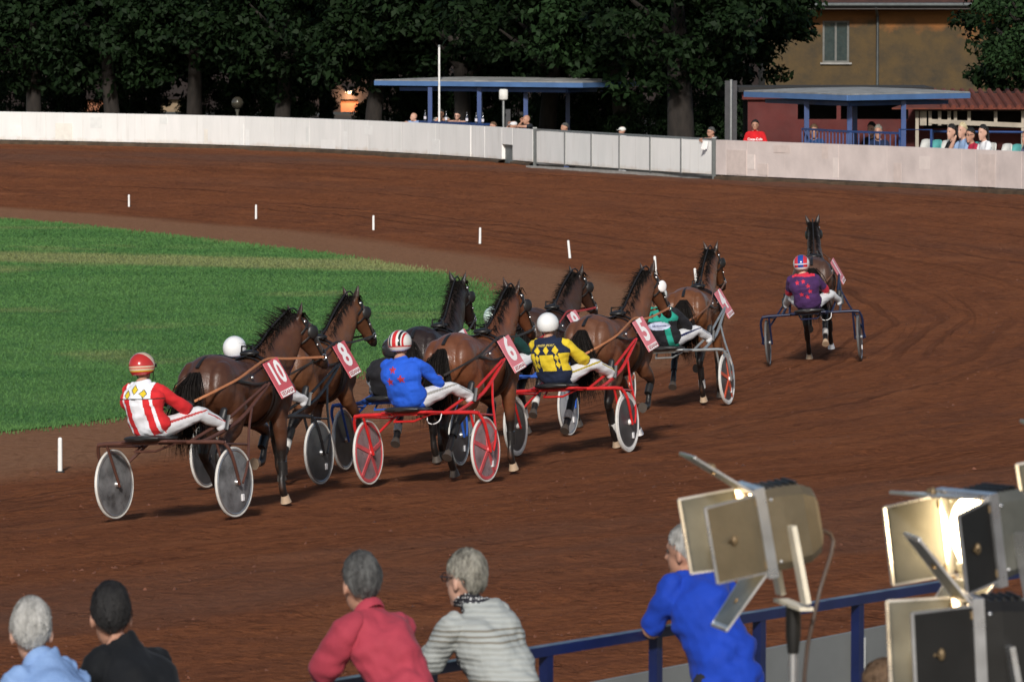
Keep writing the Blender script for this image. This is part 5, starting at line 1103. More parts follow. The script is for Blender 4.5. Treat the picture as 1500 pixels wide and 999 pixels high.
TEN = [SKIN, cloth('white silk jacket', (.74, .75, .80), var=.06), TROUS, BOOT, cloth('red silk', (.58, .025, .03), var=.1), cloth('yellow silk', (.68, .50, .03), var=.08), cloth('black piping', (.02, .02, .02))]
team(257, 760, 32, dict(label='dark bay horse with number 10 plate, rearmost in the field', num='10', coat=(.092, .035, .017), legs=('fold', 'st', 'fwd', 'st'), yaw=.24, drop=.10, rein=ORANGE, seed=1, shine=.30, dark=.15, hoofs={1: 'l', 0: 'l'}, manefly=1.6, mealy=(.10, .042, .02)),
     dict(label='sulky with rusty brown frame and grey disc wheels, behind horse 10', fm=rust, disc=dsc),
     dict(label='driver in white and red jacket with yellow diamonds and red helmet', mats=TEN, helm=helmet_mat('red and gold helmet', (.45, .03, .025), [(3, .05, .026, (.62, .52, .42)), (3, .05, .006, (.6, .3, .05)), (3, .098, .009, (.62, .42, .05)), (2, -.022, .026, (.60, .48, .36)), (2, -.016, .005, (.6, .05, .03)), (2, -.045, .006, (.62, .40, .03)), (2, -.075, .024, (.42, .03, .03))]), decor=deco_ten, seed=1, stripe=cloth('red piping', (.45, .06, .06))))
team(386, 713, 27, dict(label='bay horse with number 8 plate between horse 10 and the blue driver', num='8', coat=(.135, .053, .023), legs=('sb', 'fwd', 'st', 'back'), yaw=.16, drop=.04, rein=DREIN, seed=2, hoofs={1: 'l', 0: 'l'}, wraps=(3,), mealy=(.15, .07, .035)),
     dict(label='sulky with black frame and dark disc wheels, behind horse 8', fm=black, disc=dsc_d),
     dict(label='driver in white helmet mostly hidden behind horse 10', mats=[SKIN, cloth('pale blue and white silk', (.30, .38, .60)), TROUS, BOOT], helm=helmet_mat('plain white helmet', (.80, .80, .80), []), seed=2))
team(590, 686, 20, dict(label='nearly black horse with number 7 plate on the inside of horse 6', num='7', coat=(.030, .014, .010), legs=('st', 'fold', 'back', 'st'), yaw=.05, drop=-.02, rein=DREIN, seed=3, dark=.45, plate=PLATEP, wraps=(2,), mealy=(.04, .02, .012)),
     dict(label='sulky with blue frame hidden behind the red sulky, behind horse 7', fm=bluef, disc=dsc_d),
     dict(label='driver in black hidden behind the driver in the blue jacket', mats=[SKIN, cloth('black silk', (.018, .018, .022)), TROUS, BOOT], helm=helmet_mat('dark helmet', (.03, .03, .035), []), seed=3, lean=.05, crouch=.72))
SIX = [SKIN, cloth('royal blue jacket', (.02, .10, .58), var=.14, bump=.7, bs=14), TROUS, BOOT, cloth('red star cloth', (.36, .03, .05))]
team(627, 709, 26, dict(label='glossy bay horse with number 6 plate beside the black horse 7', num='6', coat=(.155, .054, .024), legs=('fold', 'st', 'sf', 'back'), yaw=.10, drop=.03, rein=DREIN, seed=4, shine=.26, plate=PLATEP, hoofs={1: 'l'}, manefly=1.4),
     dict(label='bright red sulky with red spoked disc wheels, behind horse 6', fm=redf, disc=dsc_p, spoke=M('pinkish red spoke', (.55, .08, .09), .45), rimcol=M('pinkish red spoke', (.55, .08, .09), .45), straps=1),
     dict(label='driver in bright blue jacket with red stars and striped helmet', mats=SIX, helm=helmet_mat('red striped white helmet', (.74, .72, .68), [(0, 0, .022, (.55, .03, .03)), (0, .055, .012, (.02, .02, .02)), (0, -.055, .012, (.02, .02, .02)), (0, .085, .008, (.50, .03, .03)), (0, -.085, .008, (.50, .03, .03)), (2, -.035, .007, (.5, .05, .05)), (2, -.075, .033, (.66, .62, .58))]), decor=deco_stars(4, ((-.035, 1.25), (-.085, 1.13), (.055, 1.155)), .045), seed=4, stripe=cloth('grey piping', (.30, .29, .27)), sleeve=.97))
team(758, 642, 21, dict(label='dark bay horse with number 9 plate ahead of the black horse', num='9', coat=(.060, .026, .015), legs=('fwd', 'st', 'st', 'back'), yaw=.20, drop=.07, rein=M('red rein', (.45, .03, .03), .6), seed=5, dark=.2, plate=PLATEP, wraps=(2, 3)),
     dict(label='sulky with blue shafts and pale disc wheels, behind horse 9', fm=bluef, disc=dsc_l),
     dict(label='driver with pale green helmet hidden between horses 7 and 6', mats=[SKIN, cloth('dark teal silk', (.012, .05, .045)), TROUS, BOOT], helm=helmet_mat('pale green helmet', (.62, .78, .70), []), seed=6))
FIVE = [SKIN, cloth('navy silk', (.014, .020, .045)), TROUS, BOOT, cloth('yellow silk', (.68, .50, .03), var=.08)]
team(839, 666, 22, dict(label='bay horse with number 5 plate and white blinkers beside green driver', num='5', coat=(.140, .054, .025), legs=('reach', 'fold', 'back', 'sf'), yaw=.18, drop=0, rein=ORANGE, seed=6, plate=PLATEP, blink='white', hoofs={0: 'w', 3: 'l'}, wraps=(2, 3)),
     dict(label='red sulky with white and red banded wheels, behind horse 5', fm=redf, disc=dsc_d, tyre=RUBBER, rimcol=M('white rim band', (.72, .70, .68), .5)),
     dict(label='driver in navy and yellow diamond jacket with plain white helmet', mats=FIVE, helm=helmet_mat('white helmet', (.80, .80, .79), []), decor=deco_five, seed=8, stripe=cloth('gold braid', (.40, .30, .02)), text=('LANZO SPORT', .034, (-.055, -1.0, 1.295), M('gold thread', (.62, .48, .12), .6), (1, 1))), turn=0)
FOUR = [SKIN, cloth('emerald silk', (.02, .27, .20)), TROUS, BOOT, cloth('black silk', (.018, .018, .022)), M('pale blue patch', (.50, .55, .72), .6)]
team(994, 597, 17, dict(label='bright bay horse with number 4 plate ahead of the green driver', num='4', coat=(.155, .058, .023), legs=('fold', 'st', 'back', 'st'), yaw=.12, drop=0, rein=M('brown rein leather', (.22, .10, .06), .6), seed=7, shine=.26, plate=PLATEP, wraps=(3,), hoofs={3: 'l'}),
     dict(label='silver sulky with orange red spoked wheels, behind horse 4', fm=silver, disc=dsc_d, spoke=M('orange red spoke', (.60, .09, .04), .4), rimcol=M('white rim band', (.72, .70, .68), .5)),
     dict(label='driver in green and black jacket with oval patch beside horse 5', mats=FOUR, helm=helmet_mat('off white helmet', (.76, .76, .72), []), decor=deco_four, sleeve=.5, seed=10, stripe=cloth('navy braid', (.015, .02, .08)), text=('Stella Allevamento', .026, (-.02, -1.0, 1.132), M('dark blue print', (.03, .04, .15), .6), (1, 1))), turn=6)
LEAD = [SKIN_P, cloth('purple jersey', (.060, .024, .095), var=.2), TROUS, BOOT, cloth('crimson cloth', (.55, .03, .06))]
team(1194, 532, 5, dict(label='dark brown horse leading the field far ahead on the right', num='1', coat=(.085, .040, .024), legs=('fold', 'reach', 'sf', 'back'), yaw=-.02, drop=-.02, rein=M('brown rein leather', (.22, .10, .06), .6), seed=8, dark=.1, plate=PLATEP, hoofs={2: 'l', 3: 'l', 1: 'w'}, wraps=(3,)),
     dict(label='dark blue sulky pulled by the leading horse', fm=navy, disc=dsc_d, tyre=M('dark tyre rubber', (.10, .10, .10), .6), straps=1),
     dict(label='leading driver in purple jersey with red stars and tricolour helmet', mats=LEAD, helm=helmet_mat('red white blue helmet', (.70, .68, .68), [(0, .07, .028, (.55, .03, .04)), (0, -.07, .028, (.55, .03, .04)), (0, 0, .042, (.02, .06, .28)), (2, .0, .008, (.60, .62, .70)), (2, -.075, .026, (.68, .66, .66))]), decor=deco_lead, sleeve=.42, seed=11))

# ================================================================== spectators' terrace on the near side
FZ = 1.45; RZ = FZ + 1.10
RA = at_z(440, 1003, RZ); RB = at_z(1340, 857, RZ); rdir = (RB - RA).normalized(); rn = Vector((-rdir.y, rdir.x, 0))      # rn: towards the track
CONC = M('terrace concrete', (.26, .25, .23), .9, var=.2, vs=2, bump=.4, bs=10)
def slab(name, pts, z0, z1, mat):
    n = len(pts); vs = [(p[0], p[1], z0) for p in pts] + [(p[0], p[1], z1) for p in pts]; b = MB(); b.add(vs, [tuple(range(n, 2 * n)), tuple(range(n - 1, -1, -1))] + [(i, (i + 1) % n, n + (i + 1) % n, n + i) for i in range(n)]); return b.build(name, mat, smooth=False)
q0 = RA - rdir * 30 + rn * .5; q1 = RB + rdir * 14 + rn * .5
tag(slab('terrace', [q0, q0 - rn * 20, q1 - rn * 20, q1], -.3, FZ, CONC), kind='structure')
# blue guard rail
e = empty('guard_rail', loc=(RA.x, RA.y, FZ)); o3 = V(RA.x, RA.y, FZ); tag(e, 'blue steel guard rail in front of the spectators', 'railing')
NAVY = M('dark blue rail paint', (.006, .012, .060), .35, var=.2)
A0 = RA - rdir * 9; B0 = RB + rdir * 6
b = MB(); b.bar(V(A0.x, A0.y, RZ - .022) - o3, V(B0.x, B0.y, RZ - .022) - o3, .055, .044); b.build('top_rail', NAVY, e, smooth=False)
P1 = at_z(805, 945, RZ); s0 = (P1 - RA).dot(rdir)
for k in range(-12, 14):
    p = RA + rdir * (s0 + k * .86); b = MB(); b.box(V(p.x, p.y, (FZ + RZ - .045) / 2) - o3, (.045, .045, RZ - .045 - FZ), rot=np.array([[rdir.x, -rdir.y, 0], [rdir.y, rdir.x, 0], [0, 0, 1]])); b.box(V(p.x, p.y, FZ + .006) - o3, (.11, .11, .012)); b.build('post', NAVY, e, smooth=False)
for zz in (.42,):
    b = MB(); b.bar(V(A0.x, A0.y, FZ + zz) - o3, V(B0.x, B0.y, FZ + zz) - o3, .03); b.build('lower_rail', NAVY, e, smooth=False)
# pale boards along the outer edge of the track
W0 = at_z(1165, 941, 1.95); W1 = at_z(1335, 908, 1.95); wd_ = (W1 - W0).normalized(); e = empty('trackside_boards', loc=(W0.x, W0.y, .7)); o3 = V(W0.x, W0.y, .7); BOARD = M('grey white board', (.18, .185, .18), .7, var=.12, vs=2)
tag(e, 'pale grey board fence along the near edge of the track', 'fence')
for k in range(-16, 9):
    a = W0 + wd_ * (k * 1.5 + .62); c_ = a + wd_ * 1.49; b = MB(); b.bar(V(a.x, a.y, 1.325) - o3, V(c_.x, c_.y, 1.325) - o3, .03, 1.25); b.build('board', BOARD, e, smooth=False)
    b = MB(); m = a - Vector((-wd_.y, wd_.x, 0)) * .05; b.box(V(m.x, m.y, 1.30) - o3, (.06, .06, 1.25)); b.build('stake', STEEL, e, smooth=False)
def rail_person(px, py, mats, label, head=0, lean=0, **kw):
    J = dict(pelvis=(0, 0, .96), waist=(0, .10, 1.08), chest=(0, .235, 1.23), neck=(0, .335, 1.365), head=(0, .41, 1.49), headrot=(head, -.06, 0), shL=(-.165, .31, 1.305), shR=(.165, .31, 1.305), width=.86, seatmat=1, elL=(-.185, .44, 1.145), elR=(.185, .44, 1.145), wrL=(-.06, .60, 1.148), wrR=(.08, .56, 1.172),
             hipL=(-.095, 0, .93), hipR=(.095, 0, .93), knL=(-.10, .05, .50), knR=(.11, .03, .50), anL=(-.10, -.04, .075), anR=(.12, -.06, .075), toL=(-.11, .13, .035), toR=(.14, .11, .035))
    J.update(kw.pop('J', {}))
    # find the place along the rail and the stature that put the head on its pixel
    f = rn.copy(); R0 = Matrix((Vector((f.y, -f.x, 0)), f, Vector((0, 0, 1)))).transposed() @ Matrix.Rotation(lean, 3, 'Z'); hl = Vector(J['head']); s = 0.0
    for _ in range(30):
        base = RA + rdir * s - rn * .47; base.z = FZ; x, y = proj(base + R0 @ hl); s += (px - x) / 620
    k = (at_y(px, py, (base + R0 @ hl).y).z - FZ) / hl.z
    base = RA + rdir * s - rn * .47; base.z = FZ; m = R0.to_4x4(); m.translation = base
    m = m @ Matrix.Diagonal((.88, .88, k, 1))
    kw.setdefault('hk', 1.06); kw.setdefault('fold', 1.35)
    return person('person', J, mats, m, label, 'spectators leaning on the guard rail', voxel=kw.pop('voxel', .0085), **kw)
JEAN = cloth('dark jeans', (.03, .04, .08)); SHOE = M('dark shoe', (.03, .025, .022), .6)
GREY = hairmat('silver grey hair', (.16, .16, .15), (.44, .43, .41)); BLK = hairmat('black hair', (.008, .008, .009), (.022, .021, .021)); DGREY = hairmat('dark grey hair', (.02, .02, .02), (.10, .10, .098)); SALT = hairmat('salt and pepper hair', (.04, .037, .032), (.30, .285, .24)); BROWN = hairmat('brown hair', (.05, .03, .018), (.16, .10, .06)); BLOND = hairmat('blond hair', (.35, .28, .15), (.6, .52, .35))
denim, t = newmat('light denim shirt'); ob = t.coord('Object'); c = t.mix(t.ramp(t.noise(ob, 8, 5), [(.3, 0), (.7, 1)]), (.105, .20, .42), (.19, .31, .56)); c = t.mix(t.math('MULTIPLY', t.noise(ob, 140, 2), .5), c, (.25, .37, .60)); t.l(c, t.b.inputs['Base Color']); t.b.inputs['Roughness'].default_value = .85; t.l(t.bump(t.noise(ob, 18, 5), .6, .012), t.b.inputs['Normal'])
rail_person(34, 924, [SKIN_P, denim, JEAN, SHOE], 'grey-haired man in light blue denim shirt at the lower left corner', head=-.70, lean=-.18, hair=GREY, sleeve=.9, seed=1, collar=denim, loose=1.14, puff=.012)
rail_person(150, 901, [SKIN, cloth('black cotton tee', (.007, .008, .010), bump=.6, bs=12), JEAN, SHOE], 'young man with black hair in a black t-shirt at lower left', head=-.58, lean=-.18, hair=BLK, sleeve=.36, seed=2, loose=1.12, puff=.012)
rail_person(517, 854, [SKIN, cloth('raspberry red cotton', (.34, .042, .065), var=.1, bump=.7, bs=11), JEAN, SHOE], 'dark grey-haired man in raspberry red shirt leaning on the rail', head=-.30, lean=-.24, J=dict(width=.78), hair=DGREY, sleeve=.93, seed=3, collar=MATS['raspberry red cotton'], loose=1.16, puff=.013)
knit, t = newmat('striped grey knit'); ob = t.coord('Object'); sp = t.n('SeparateXYZ'); t.l(ob, sp.inputs[0])
wv = t.math('SINE', t.math('MULTIPLY', t.math('ADD', sp.outputs[2], t.math('MULTIPLY', t.noise(ob, 4, 2), .03)), 270)); st_ = t.math('MULTIPLY', t.ramp(wv, [(.1, 0), (.75, 1)]), t.ramp(t.math('SINE', t.math('ADD', t.math('MULTIPLY', sp.outputs[2], 30), 1.2)), [(.15, .2), (.6, 1)]))
c = t.mix(st_, (.34, .36, .35), (.17, .155, .125)); t.l(c, t.b.inputs['Base Color']); t.b.inputs['Roughness'].default_value = .9; t.l(t.bump(t.noise(ob, 20, 5), .5, .012, t.bump(wv, .35, .004)), t.b.inputs['Normal'])
dots, t = newmat('polka dot cotton'); vo = t.n('TexVoronoi'); vo.inputs['Scale'].default_value = 55; vo.inputs['Randomness'].default_value = 0.0; t.l(t.coord('Object'), vo.inputs['Vector']); c = t.mix(t.ramp(vo.outputs['Distance'], [(.26, 1), (.33, 0)]), (.010, .010, .016), (.75, .75, .75)); t.l(c, t.b.inputs['Base Color']); t.b.inputs['Roughness'].default_value = .8
def deco_woman(FC, n, mi, kk, bones):
    mi = mi.copy(); mi[((kk == 2) | (kk == 3) | (kk == 4)) & (n[:, 1] > .35)] = 4; mi[(kk == 1) | ((kk == 2) & (FC[:, 2] > 1.40))] = 4; mi[kk == 4] = np.where(mi[kk == 4] == 2, 1, mi[kk == 4]); return mi
rail_person(670, 848, [SKIN_P, knit, cloth('black trousers', (.02, .02, .022)), SHOE, dots], 'woman with glasses and striped grey cardigan leaning on the rail', head=.08, lean=-.22, hair=SALT, sleeve=.93, seed=4, loose=1.14, puff=.013, glasses=True, decor=deco_woman)
rail_person(995, 808, [SKIN, cloth('royal blue cotton tee', (.010, .045, .36), var=.12, bump=.6, bs=11), cloth('dark trousers', (.02, .02, .024)), SHOE], 'man in royal blue t-shirt partly hidden by the left studio lamp', head=.42, lean=-.40, hair=GREY, sleeve=.38, seed=5, loose=1.18, puff=.014, belly=.02)
# tuft of a head at the bottom edge below the lamps
def standing(h=1.0, head=0.0, arms=None, headrot=None):
    J = dict(pelvis=(0, 0, .95), waist=(0, .0, 1.08), chest=(0, .0, 1.24), neck=(0, -.01, 1.42), head=(0, .02, 1.58), headrot=headrot or (head, 0, 0), shL=(-.185, -.01, 1.37), shR=(.185, -.01, 1.37), elL=(-.25, .0, 1.10), elR=(.25, .0, 1.10), wrL=(-.24, .12, .90), wrR=(.24, .12, .90), hipL=(-.095, 0, .93), hipR=(.095, 0, .93), knL=(-.10, .03, .50), knR=(.10, .03, .50), anL=(-.10, -.03, .075), anR=(.10, -.03, .075), toL=(-.12, .14, .035), toR=(.12, .14, .035))
    J.update(arms or {}); return J
p = at_y(1300, 1012, 20.4); k = (p.z - FZ) / 1.58
person('person', standing(), [SKIN, cloth('olive cotton', (.08, .08, .05)), JEAN, SHOE], frame((p.x, p.y, FZ), (-.6, .8, 0)) @ Matrix.Scale(k, 4, (0, 0, 1)), 'person of whom only a tuft of tousled brown hair shows', hair=BROWN, seed=6, voxel=.0105)

# ================================================================== spectators behind the far wall
def far_person(px, py, back, J, mats, label, hair=None, face=(0, -1), text=None, floor=AZ, sleeve=.4, group='spectators behind the far wall', cap=None, longhair=0, decor=None, glasses=False, **kw):
    p = behind(px, back); hl = Vector(J['head']); z = at_y(px, py, p[1]).z; k = (z - floor) / hl.z
    kx = min(1.12, max(.92, k)); x = (px - 750) / F * p[1]
    m = frame((x, p[1], floor), (face[0], face[1], 0)); m = m @ Matrix.Diagonal((kx, kx, k, 1))
    off = (m @ hl) - Vector((x, p[1], 0)); m.translation = Vector((x - off.x, p[1] - off.y * 0, floor))
    e, me, body = person('person', J, mats, m, label, group, voxel=.021, sleeve=sleeve, hair=hair, text=text, longhair=longhair, decor=decor, glasses=glasses, puff=.006, hk=1.13, **kw)
    if cap is not None:
        b = MB(); hc = np.asarray(J['head']) + V(0, -.01, .045); hr = rotm(*J['headrot']); b.ball(hc, (.095, .115, .085), 16, 10, rot=hr); b.tube([hc + hr @ V(0, .08, .0), hc + hr @ V(0, .17, -.012)], [(.075, .008), (.06, .006)], side=hr @ V(1, 0, 0), n=8); b.build('cap', cap, body)
    return e
def leaning(head=0, rise=0.0, hands=None, pitch=-.05, zoff=.05):
    J = standing(); J.update(dict(pelvis=(0, -.05, .95), waist=(0, .02, 1.08), chest=(0, .12, 1.24), neck=(0, .20, 1.40), head=(0, .26, 1.55), headrot=(head, pitch, 0), shL=(-.185, .18, 1.39), shR=(.185, .18, 1.39), elL=(-.24, .36, 1.32 + zoff), elR=(.24, .36, 1.32 + zoff), wrL=(-.03, .52, 1.33 + zoff), wrR=(.06, .50, 1.36 + zoff), hdL=(1, .2, 0), hdR=(-1, .2, 0))); J.update(hands or {}); return J
TROU = cloth('dark trousers', (.02, .02, .024)); wn_ = lambda px: tuple(wall_n(px))
mk = lambda n, c: cloth(n, c)
far_person(606, 172, .34, leaning(.1), [SKIN_P, mk('light blue shirt', (.28, .38, .60)), TROU, SHOE], 'bald man in light blue shirt leaning over the wall at the pavilion', face=wn_(606), sleeve=.8)
strp, t = newmat('striped pale shirt'); sp = t.n('SeparateXYZ'); t.l(t.coord('Object'), sp.inputs[0]); c = t.mix(t.ramp(t.math('SINE', t.math('MULTIPLY', sp.outputs[2], 90)), [(.4, 0), (.6, 1)]), (.55, .55, .52), (.16, .17, .16)); t.l(c, t.b.inputs['Base Color'])
chin = dict(wrR=(.03, .40, 1.46), elR=(.17, .42, 1.30), hdR=(-.1, 0, 1))
far_person(646, 167, 1.0, leaning(0, hands=chin), [SKIN, strp, TROU, SHOE], 'man in striped shirt with hand at his chin under the pavilion', hair=DGREY, face=(-.1, -1))
far_person(670, 170, 1.0, leaning(-.1), [SKIN_P, mk('black blouse', (.012, .012, .014)), TROU, SHOE], 'woman in black with glasses under the left pavilion', hair=BLK, face=(-.15, -1), longhair=.5, glasses=True)
far_person(722, 185, .34, leaning(.3), [SKIN, mk('white shirt', (.72, .72, .74)), TROU, SHOE], 'man in white shirt resting his chin near the wall top', hair=BROWN, face=wn_(722))
far_person(752, 184, .34, leaning(-.1, hands=dict(wrR=(.13, .34, 1.56), elR=(.27, .40, 1.40), hdR=(-.3, 0, 1))), [SKIN, mk('mustard top', (.16, .09, .02)), TROU, SHOE], 'person in white cap and mustard top behind the wall', face=wn_(752), cap=M('white cap', (.65, .65, .66), .7))
far_person(771, 176, .34, leaning(.35, hands=dict(wrR=(.06, .37, 1.50), elR=(.26, .42, 1.34), hdR=(-.2, 0, 1))), [SKIN, mk('dark grey tee', (.02, .024, .03)), TROU, SHOE], 'bald bearded man in dark t-shirt with hand to his face', face=wn_(771))
far_person(827, 187, .34, leaning(0, hands=dict(elL=(-.26, .34, 1.22), wrL=(-.28, .5, 1.30))), [SKIN, mk('dark tee', (.013, .014, .018)), TROU, SHOE], 'man peering over the gate with only his head showing', hair=DGREY, face=wn_(827))
far_person(911, 192, .9, standing(headrot=(.3, 0, 0)), [SKIN, mk('white racing silk', (.72, .72, .74)), TROUS, SHOE], 'person in white helmet and white top standing behind the gate', face=wn_(911), cap=M('white helmet shell', (.78, .77, .70), .3))
far_person(1041, 194, .34, leaning(0, hands=dict(elR=(.28, .36, 1.30), wrR=(.05, .55, 1.34))), [SKIN, mk('black tee', (.012, .012, .014)), TROU, SHOE], 'man with glasses and papers leaning over the gate end', hair=DGREY, face=wn_(1041), glasses=True)
p = wall_pt(1037) + wall_n(1037) * .10; e = empty('papers', loc=(p[0], p[1], ZW + .70)); b = MB(); b.box((0, 0, .12), (.12, .012, .20), rot=rotm(.3, .15, .35)); b.build('sheet', WHITEP, e, smooth=False); b = MB(); b.box((.03, .012, .13), (.11, .008, .19), rot=rotm(.2, .1, .15)); b.build('sheet', WHITEP, e, smooth=False); tag(e, 'white papers held over the gate by the man with glasses', 'papers')
far_person(1106, 184, 1.4, standing(arms=dict(elL=(-.27, .08, 1.10), elR=(.27, .08, 1.10), wrL=(.08, .20, 1.06), wrR=(-.06, .22, 1.10), hdL=(1, 0, 0), hdR=(-1, 0, 0), width=1.2)), [SKIN, mk('bright red tee', (.55, .015, .02)), TROU, SHOE], 'stout man in red t-shirt with white lettering and arms folded', hair=BLK, face=(-.1, -1), text=('Coca-Cola', .085, (.0, 1.0, 1.24), WHITEP, (-1, -1)), belly=.03)
# seats and seated spectators
def plastic_seat(px, col, label):
    p = wall_pt(px); p = p * (1 + 1.35 / -wall_n(px)[1] / p[1]); d = wall_dir(px); e = empty('stadium_seat', frame((*p, AZ), (*wall_n(px), 0))); zt = ztop({True: 0}.get(False, 204 + (px - 1340) * .055), p[1]) - AZ
    b = MB(); n_ = 10; vs = []; fs = []; sc = zt
    prof = [(.24, sc - .42), (.05, sc - .44), (-.14, sc - .42), (-.20, sc - .36), (-.235, sc - .18), (-.27, sc)]
    for y, z in prof:
        for i in range(n_ + 1): u = i / n_ * 2 - 1; vs.append((u * .215 * (1 - .12 * (z > sc - .05)), y + .05 * u * u * (1 if z > sc - .4 else 0), z + .05 * u * u * (z <= sc - .36) - .03 * abs(u) ** 4 * (z >= sc - .01)))
    for j in range(len(prof) - 1):
        for i in range(n_): fs.append((j * (n_ + 1) + i, j * (n_ + 1) + i + 1, (j + 1) * (n_ + 1) + i + 1, (j + 1) * (n_ + 1) + i))
    b.add(vs, fs); o = b.build('shell', col, e); so_ = o.modifiers.new('t', 'SOLIDIFY'); so_.thickness = .02
    b = MB(); b.box((0, 0, (sc - .46) / 2), (.06, .3, sc - .46)); b.box((0, 0, sc - .45), (.3, .3, .03)); b.build('pedestal', STEEL, e, smooth=False); tag(e, label, 'seat', 'plastic seats behind the right wall'); return e
WS = M('white seat plastic', (.62, .61, .57), .45); TS = M('teal seat plastic', (.10, .36, .34), .45)
for px, col, l in ((1347, WS, 'white plastic seat nearest the blue hoop barrier'), (1362.5, TS, 'teal plastic seat between two white seats left of the seated people'), (1377, WS, 'white plastic seat beside the woman in black'), (1392, TS, 'teal plastic seat under the woman in black'), (1406, WS, 'white plastic seat under the fair-haired person'), (1420, TS, 'teal plastic seat under the boy in red'), (1442, WS, 'plastic seat under the woman in white'), (1465, WS, 'white plastic seat right of the woman in white'), (1479, TS, 'teal plastic seat near the right edge'), (1494, WS, 'white plastic seat at the right edge')): plastic_seat(px, col, l)
def seated(head=0, arms=None):
    J = dict(pelvis=(0, -.06, .52), waist=(0, -.07, .66), chest=(0, -.05, .82), neck=(0, -.02, .98), head=(0, .03, 1.14), headrot=(head, 0, 0), shL=(-.17, -.03, .93), shR=(.17, -.03, .93), elL=(-.22, .12, .70), elR=(.22, .12, .70), wrL=(-.12, .33, .66), wrR=(.12, .33, .66), hipL=(-.09, -.02, .50), hipR=(.09, -.02, .50), knL=(-.10, .40, .52), knR=(.10, .40, .52), anL=(-.10, .42, .09), anR=(.10, .42, .09), toL=(-.11, .56, .04), toR=(.11, .56, .04)); J.update(arms or {}); return J
ff = lambda px: (wall_n(px)[0] - .3, wall_n(px)[1])
for px, py, m, l, h, kw in ((1393, 194, [SKIN_P, mk('black blouse', (.012, .012, .014)), TROU, SHOE], 'dark-haired woman in black sitting on the plastic seats', BLK, dict(longhair=.5)), (1409, 192, [SKIN_P, mk('light blue vest', (.25, .36, .55)), TROU, SHOE], 'fair-haired person with hand at mouth between the seated women', BLOND, dict()), (1421, 199, [SKIN, mk('crimson jersey', (.36, .02, .05)), TROU, SHOE], 'boy in crimson jersey with glasses on the seats', BLK, dict(glasses=True)), (1439, 195, [SKIN_P, mk('white tee', (.70, .70, .72)), mk('pale jeans', (.25, .36, .60)), SHOE], 'woman with long dark hair in white t-shirt on the seats', BLK, dict(longhair=1.0)), (1503, 202, [SKIN, mk('grey violet top', (.14, .14, .22)), TROU, SHOE], 'person cut off by the right edge beside the last seat', BROWN, dict())):
    J = seated(.3, dict(wrR=(.04, .16, 1.05), elR=(.20, .22, .80), hdR=(0, 0, 1)) if px == 1409 else None); far_person(px, py, 1.28, J, m, l, hair=h, face=ff(px), group='seated spectators on the right', **kw)
far_person(1192, 193, 1.6, seated(.2), [SKIN, mk('navy work shirt', (.015, .05, .14)), TROU, SHOE], 'man in navy shirt sitting behind the blue railing', hair=BROWN, face=(-.2, -1), group='spectators in the right pavilion')
far_person(1286, 194, 1.5, seated(0), [SKIN, mk('dark navy tee', (.012, .02, .05)), TROU, SHOE], 'man seen through the blue railing bars', hair=SALT, face=(-.2, -1), group='spectators in the right pavilion')
far_person(1276, 190, 2.6, seated(0), [SKIN, mk('black jumper', (.012, .012, .014)), TROU, SHOE], 'dark-haired person behind the man at the railing bars', hair=BLK, face=(-.5, -1), group='spectators in the right pavilion')
for px, bk in ((1192, 1.6), (1286, 1.5), (1276, 2.6)):
    p = wall_pt(px); p = p * (1 + bk / -wall_n(px)[1] / p[1]); x = (px - 750) / F * p[1]; e = empty('bench', frame((x, p[1] + .06, AZ), (-.2, -1, 0))); b = MB(); b.box((0, 0, .42), (.5, .36, .05)); b.build('seat', TS, e, smooth=False)
    b = MB()
    for sx in (-.2, .2):
        for sy in (-.14, .14): b.box((sx, sy, .198), (.04, .04, .395))
    b.build('legs', STEEL, e, smooth=False); tag(e, {1192: 'stool under the man in the navy shirt', 1286: 'stool under the man seen through the railing', 1276: 'stool under the dark-haired person behind the railing'}[px], 'stool')

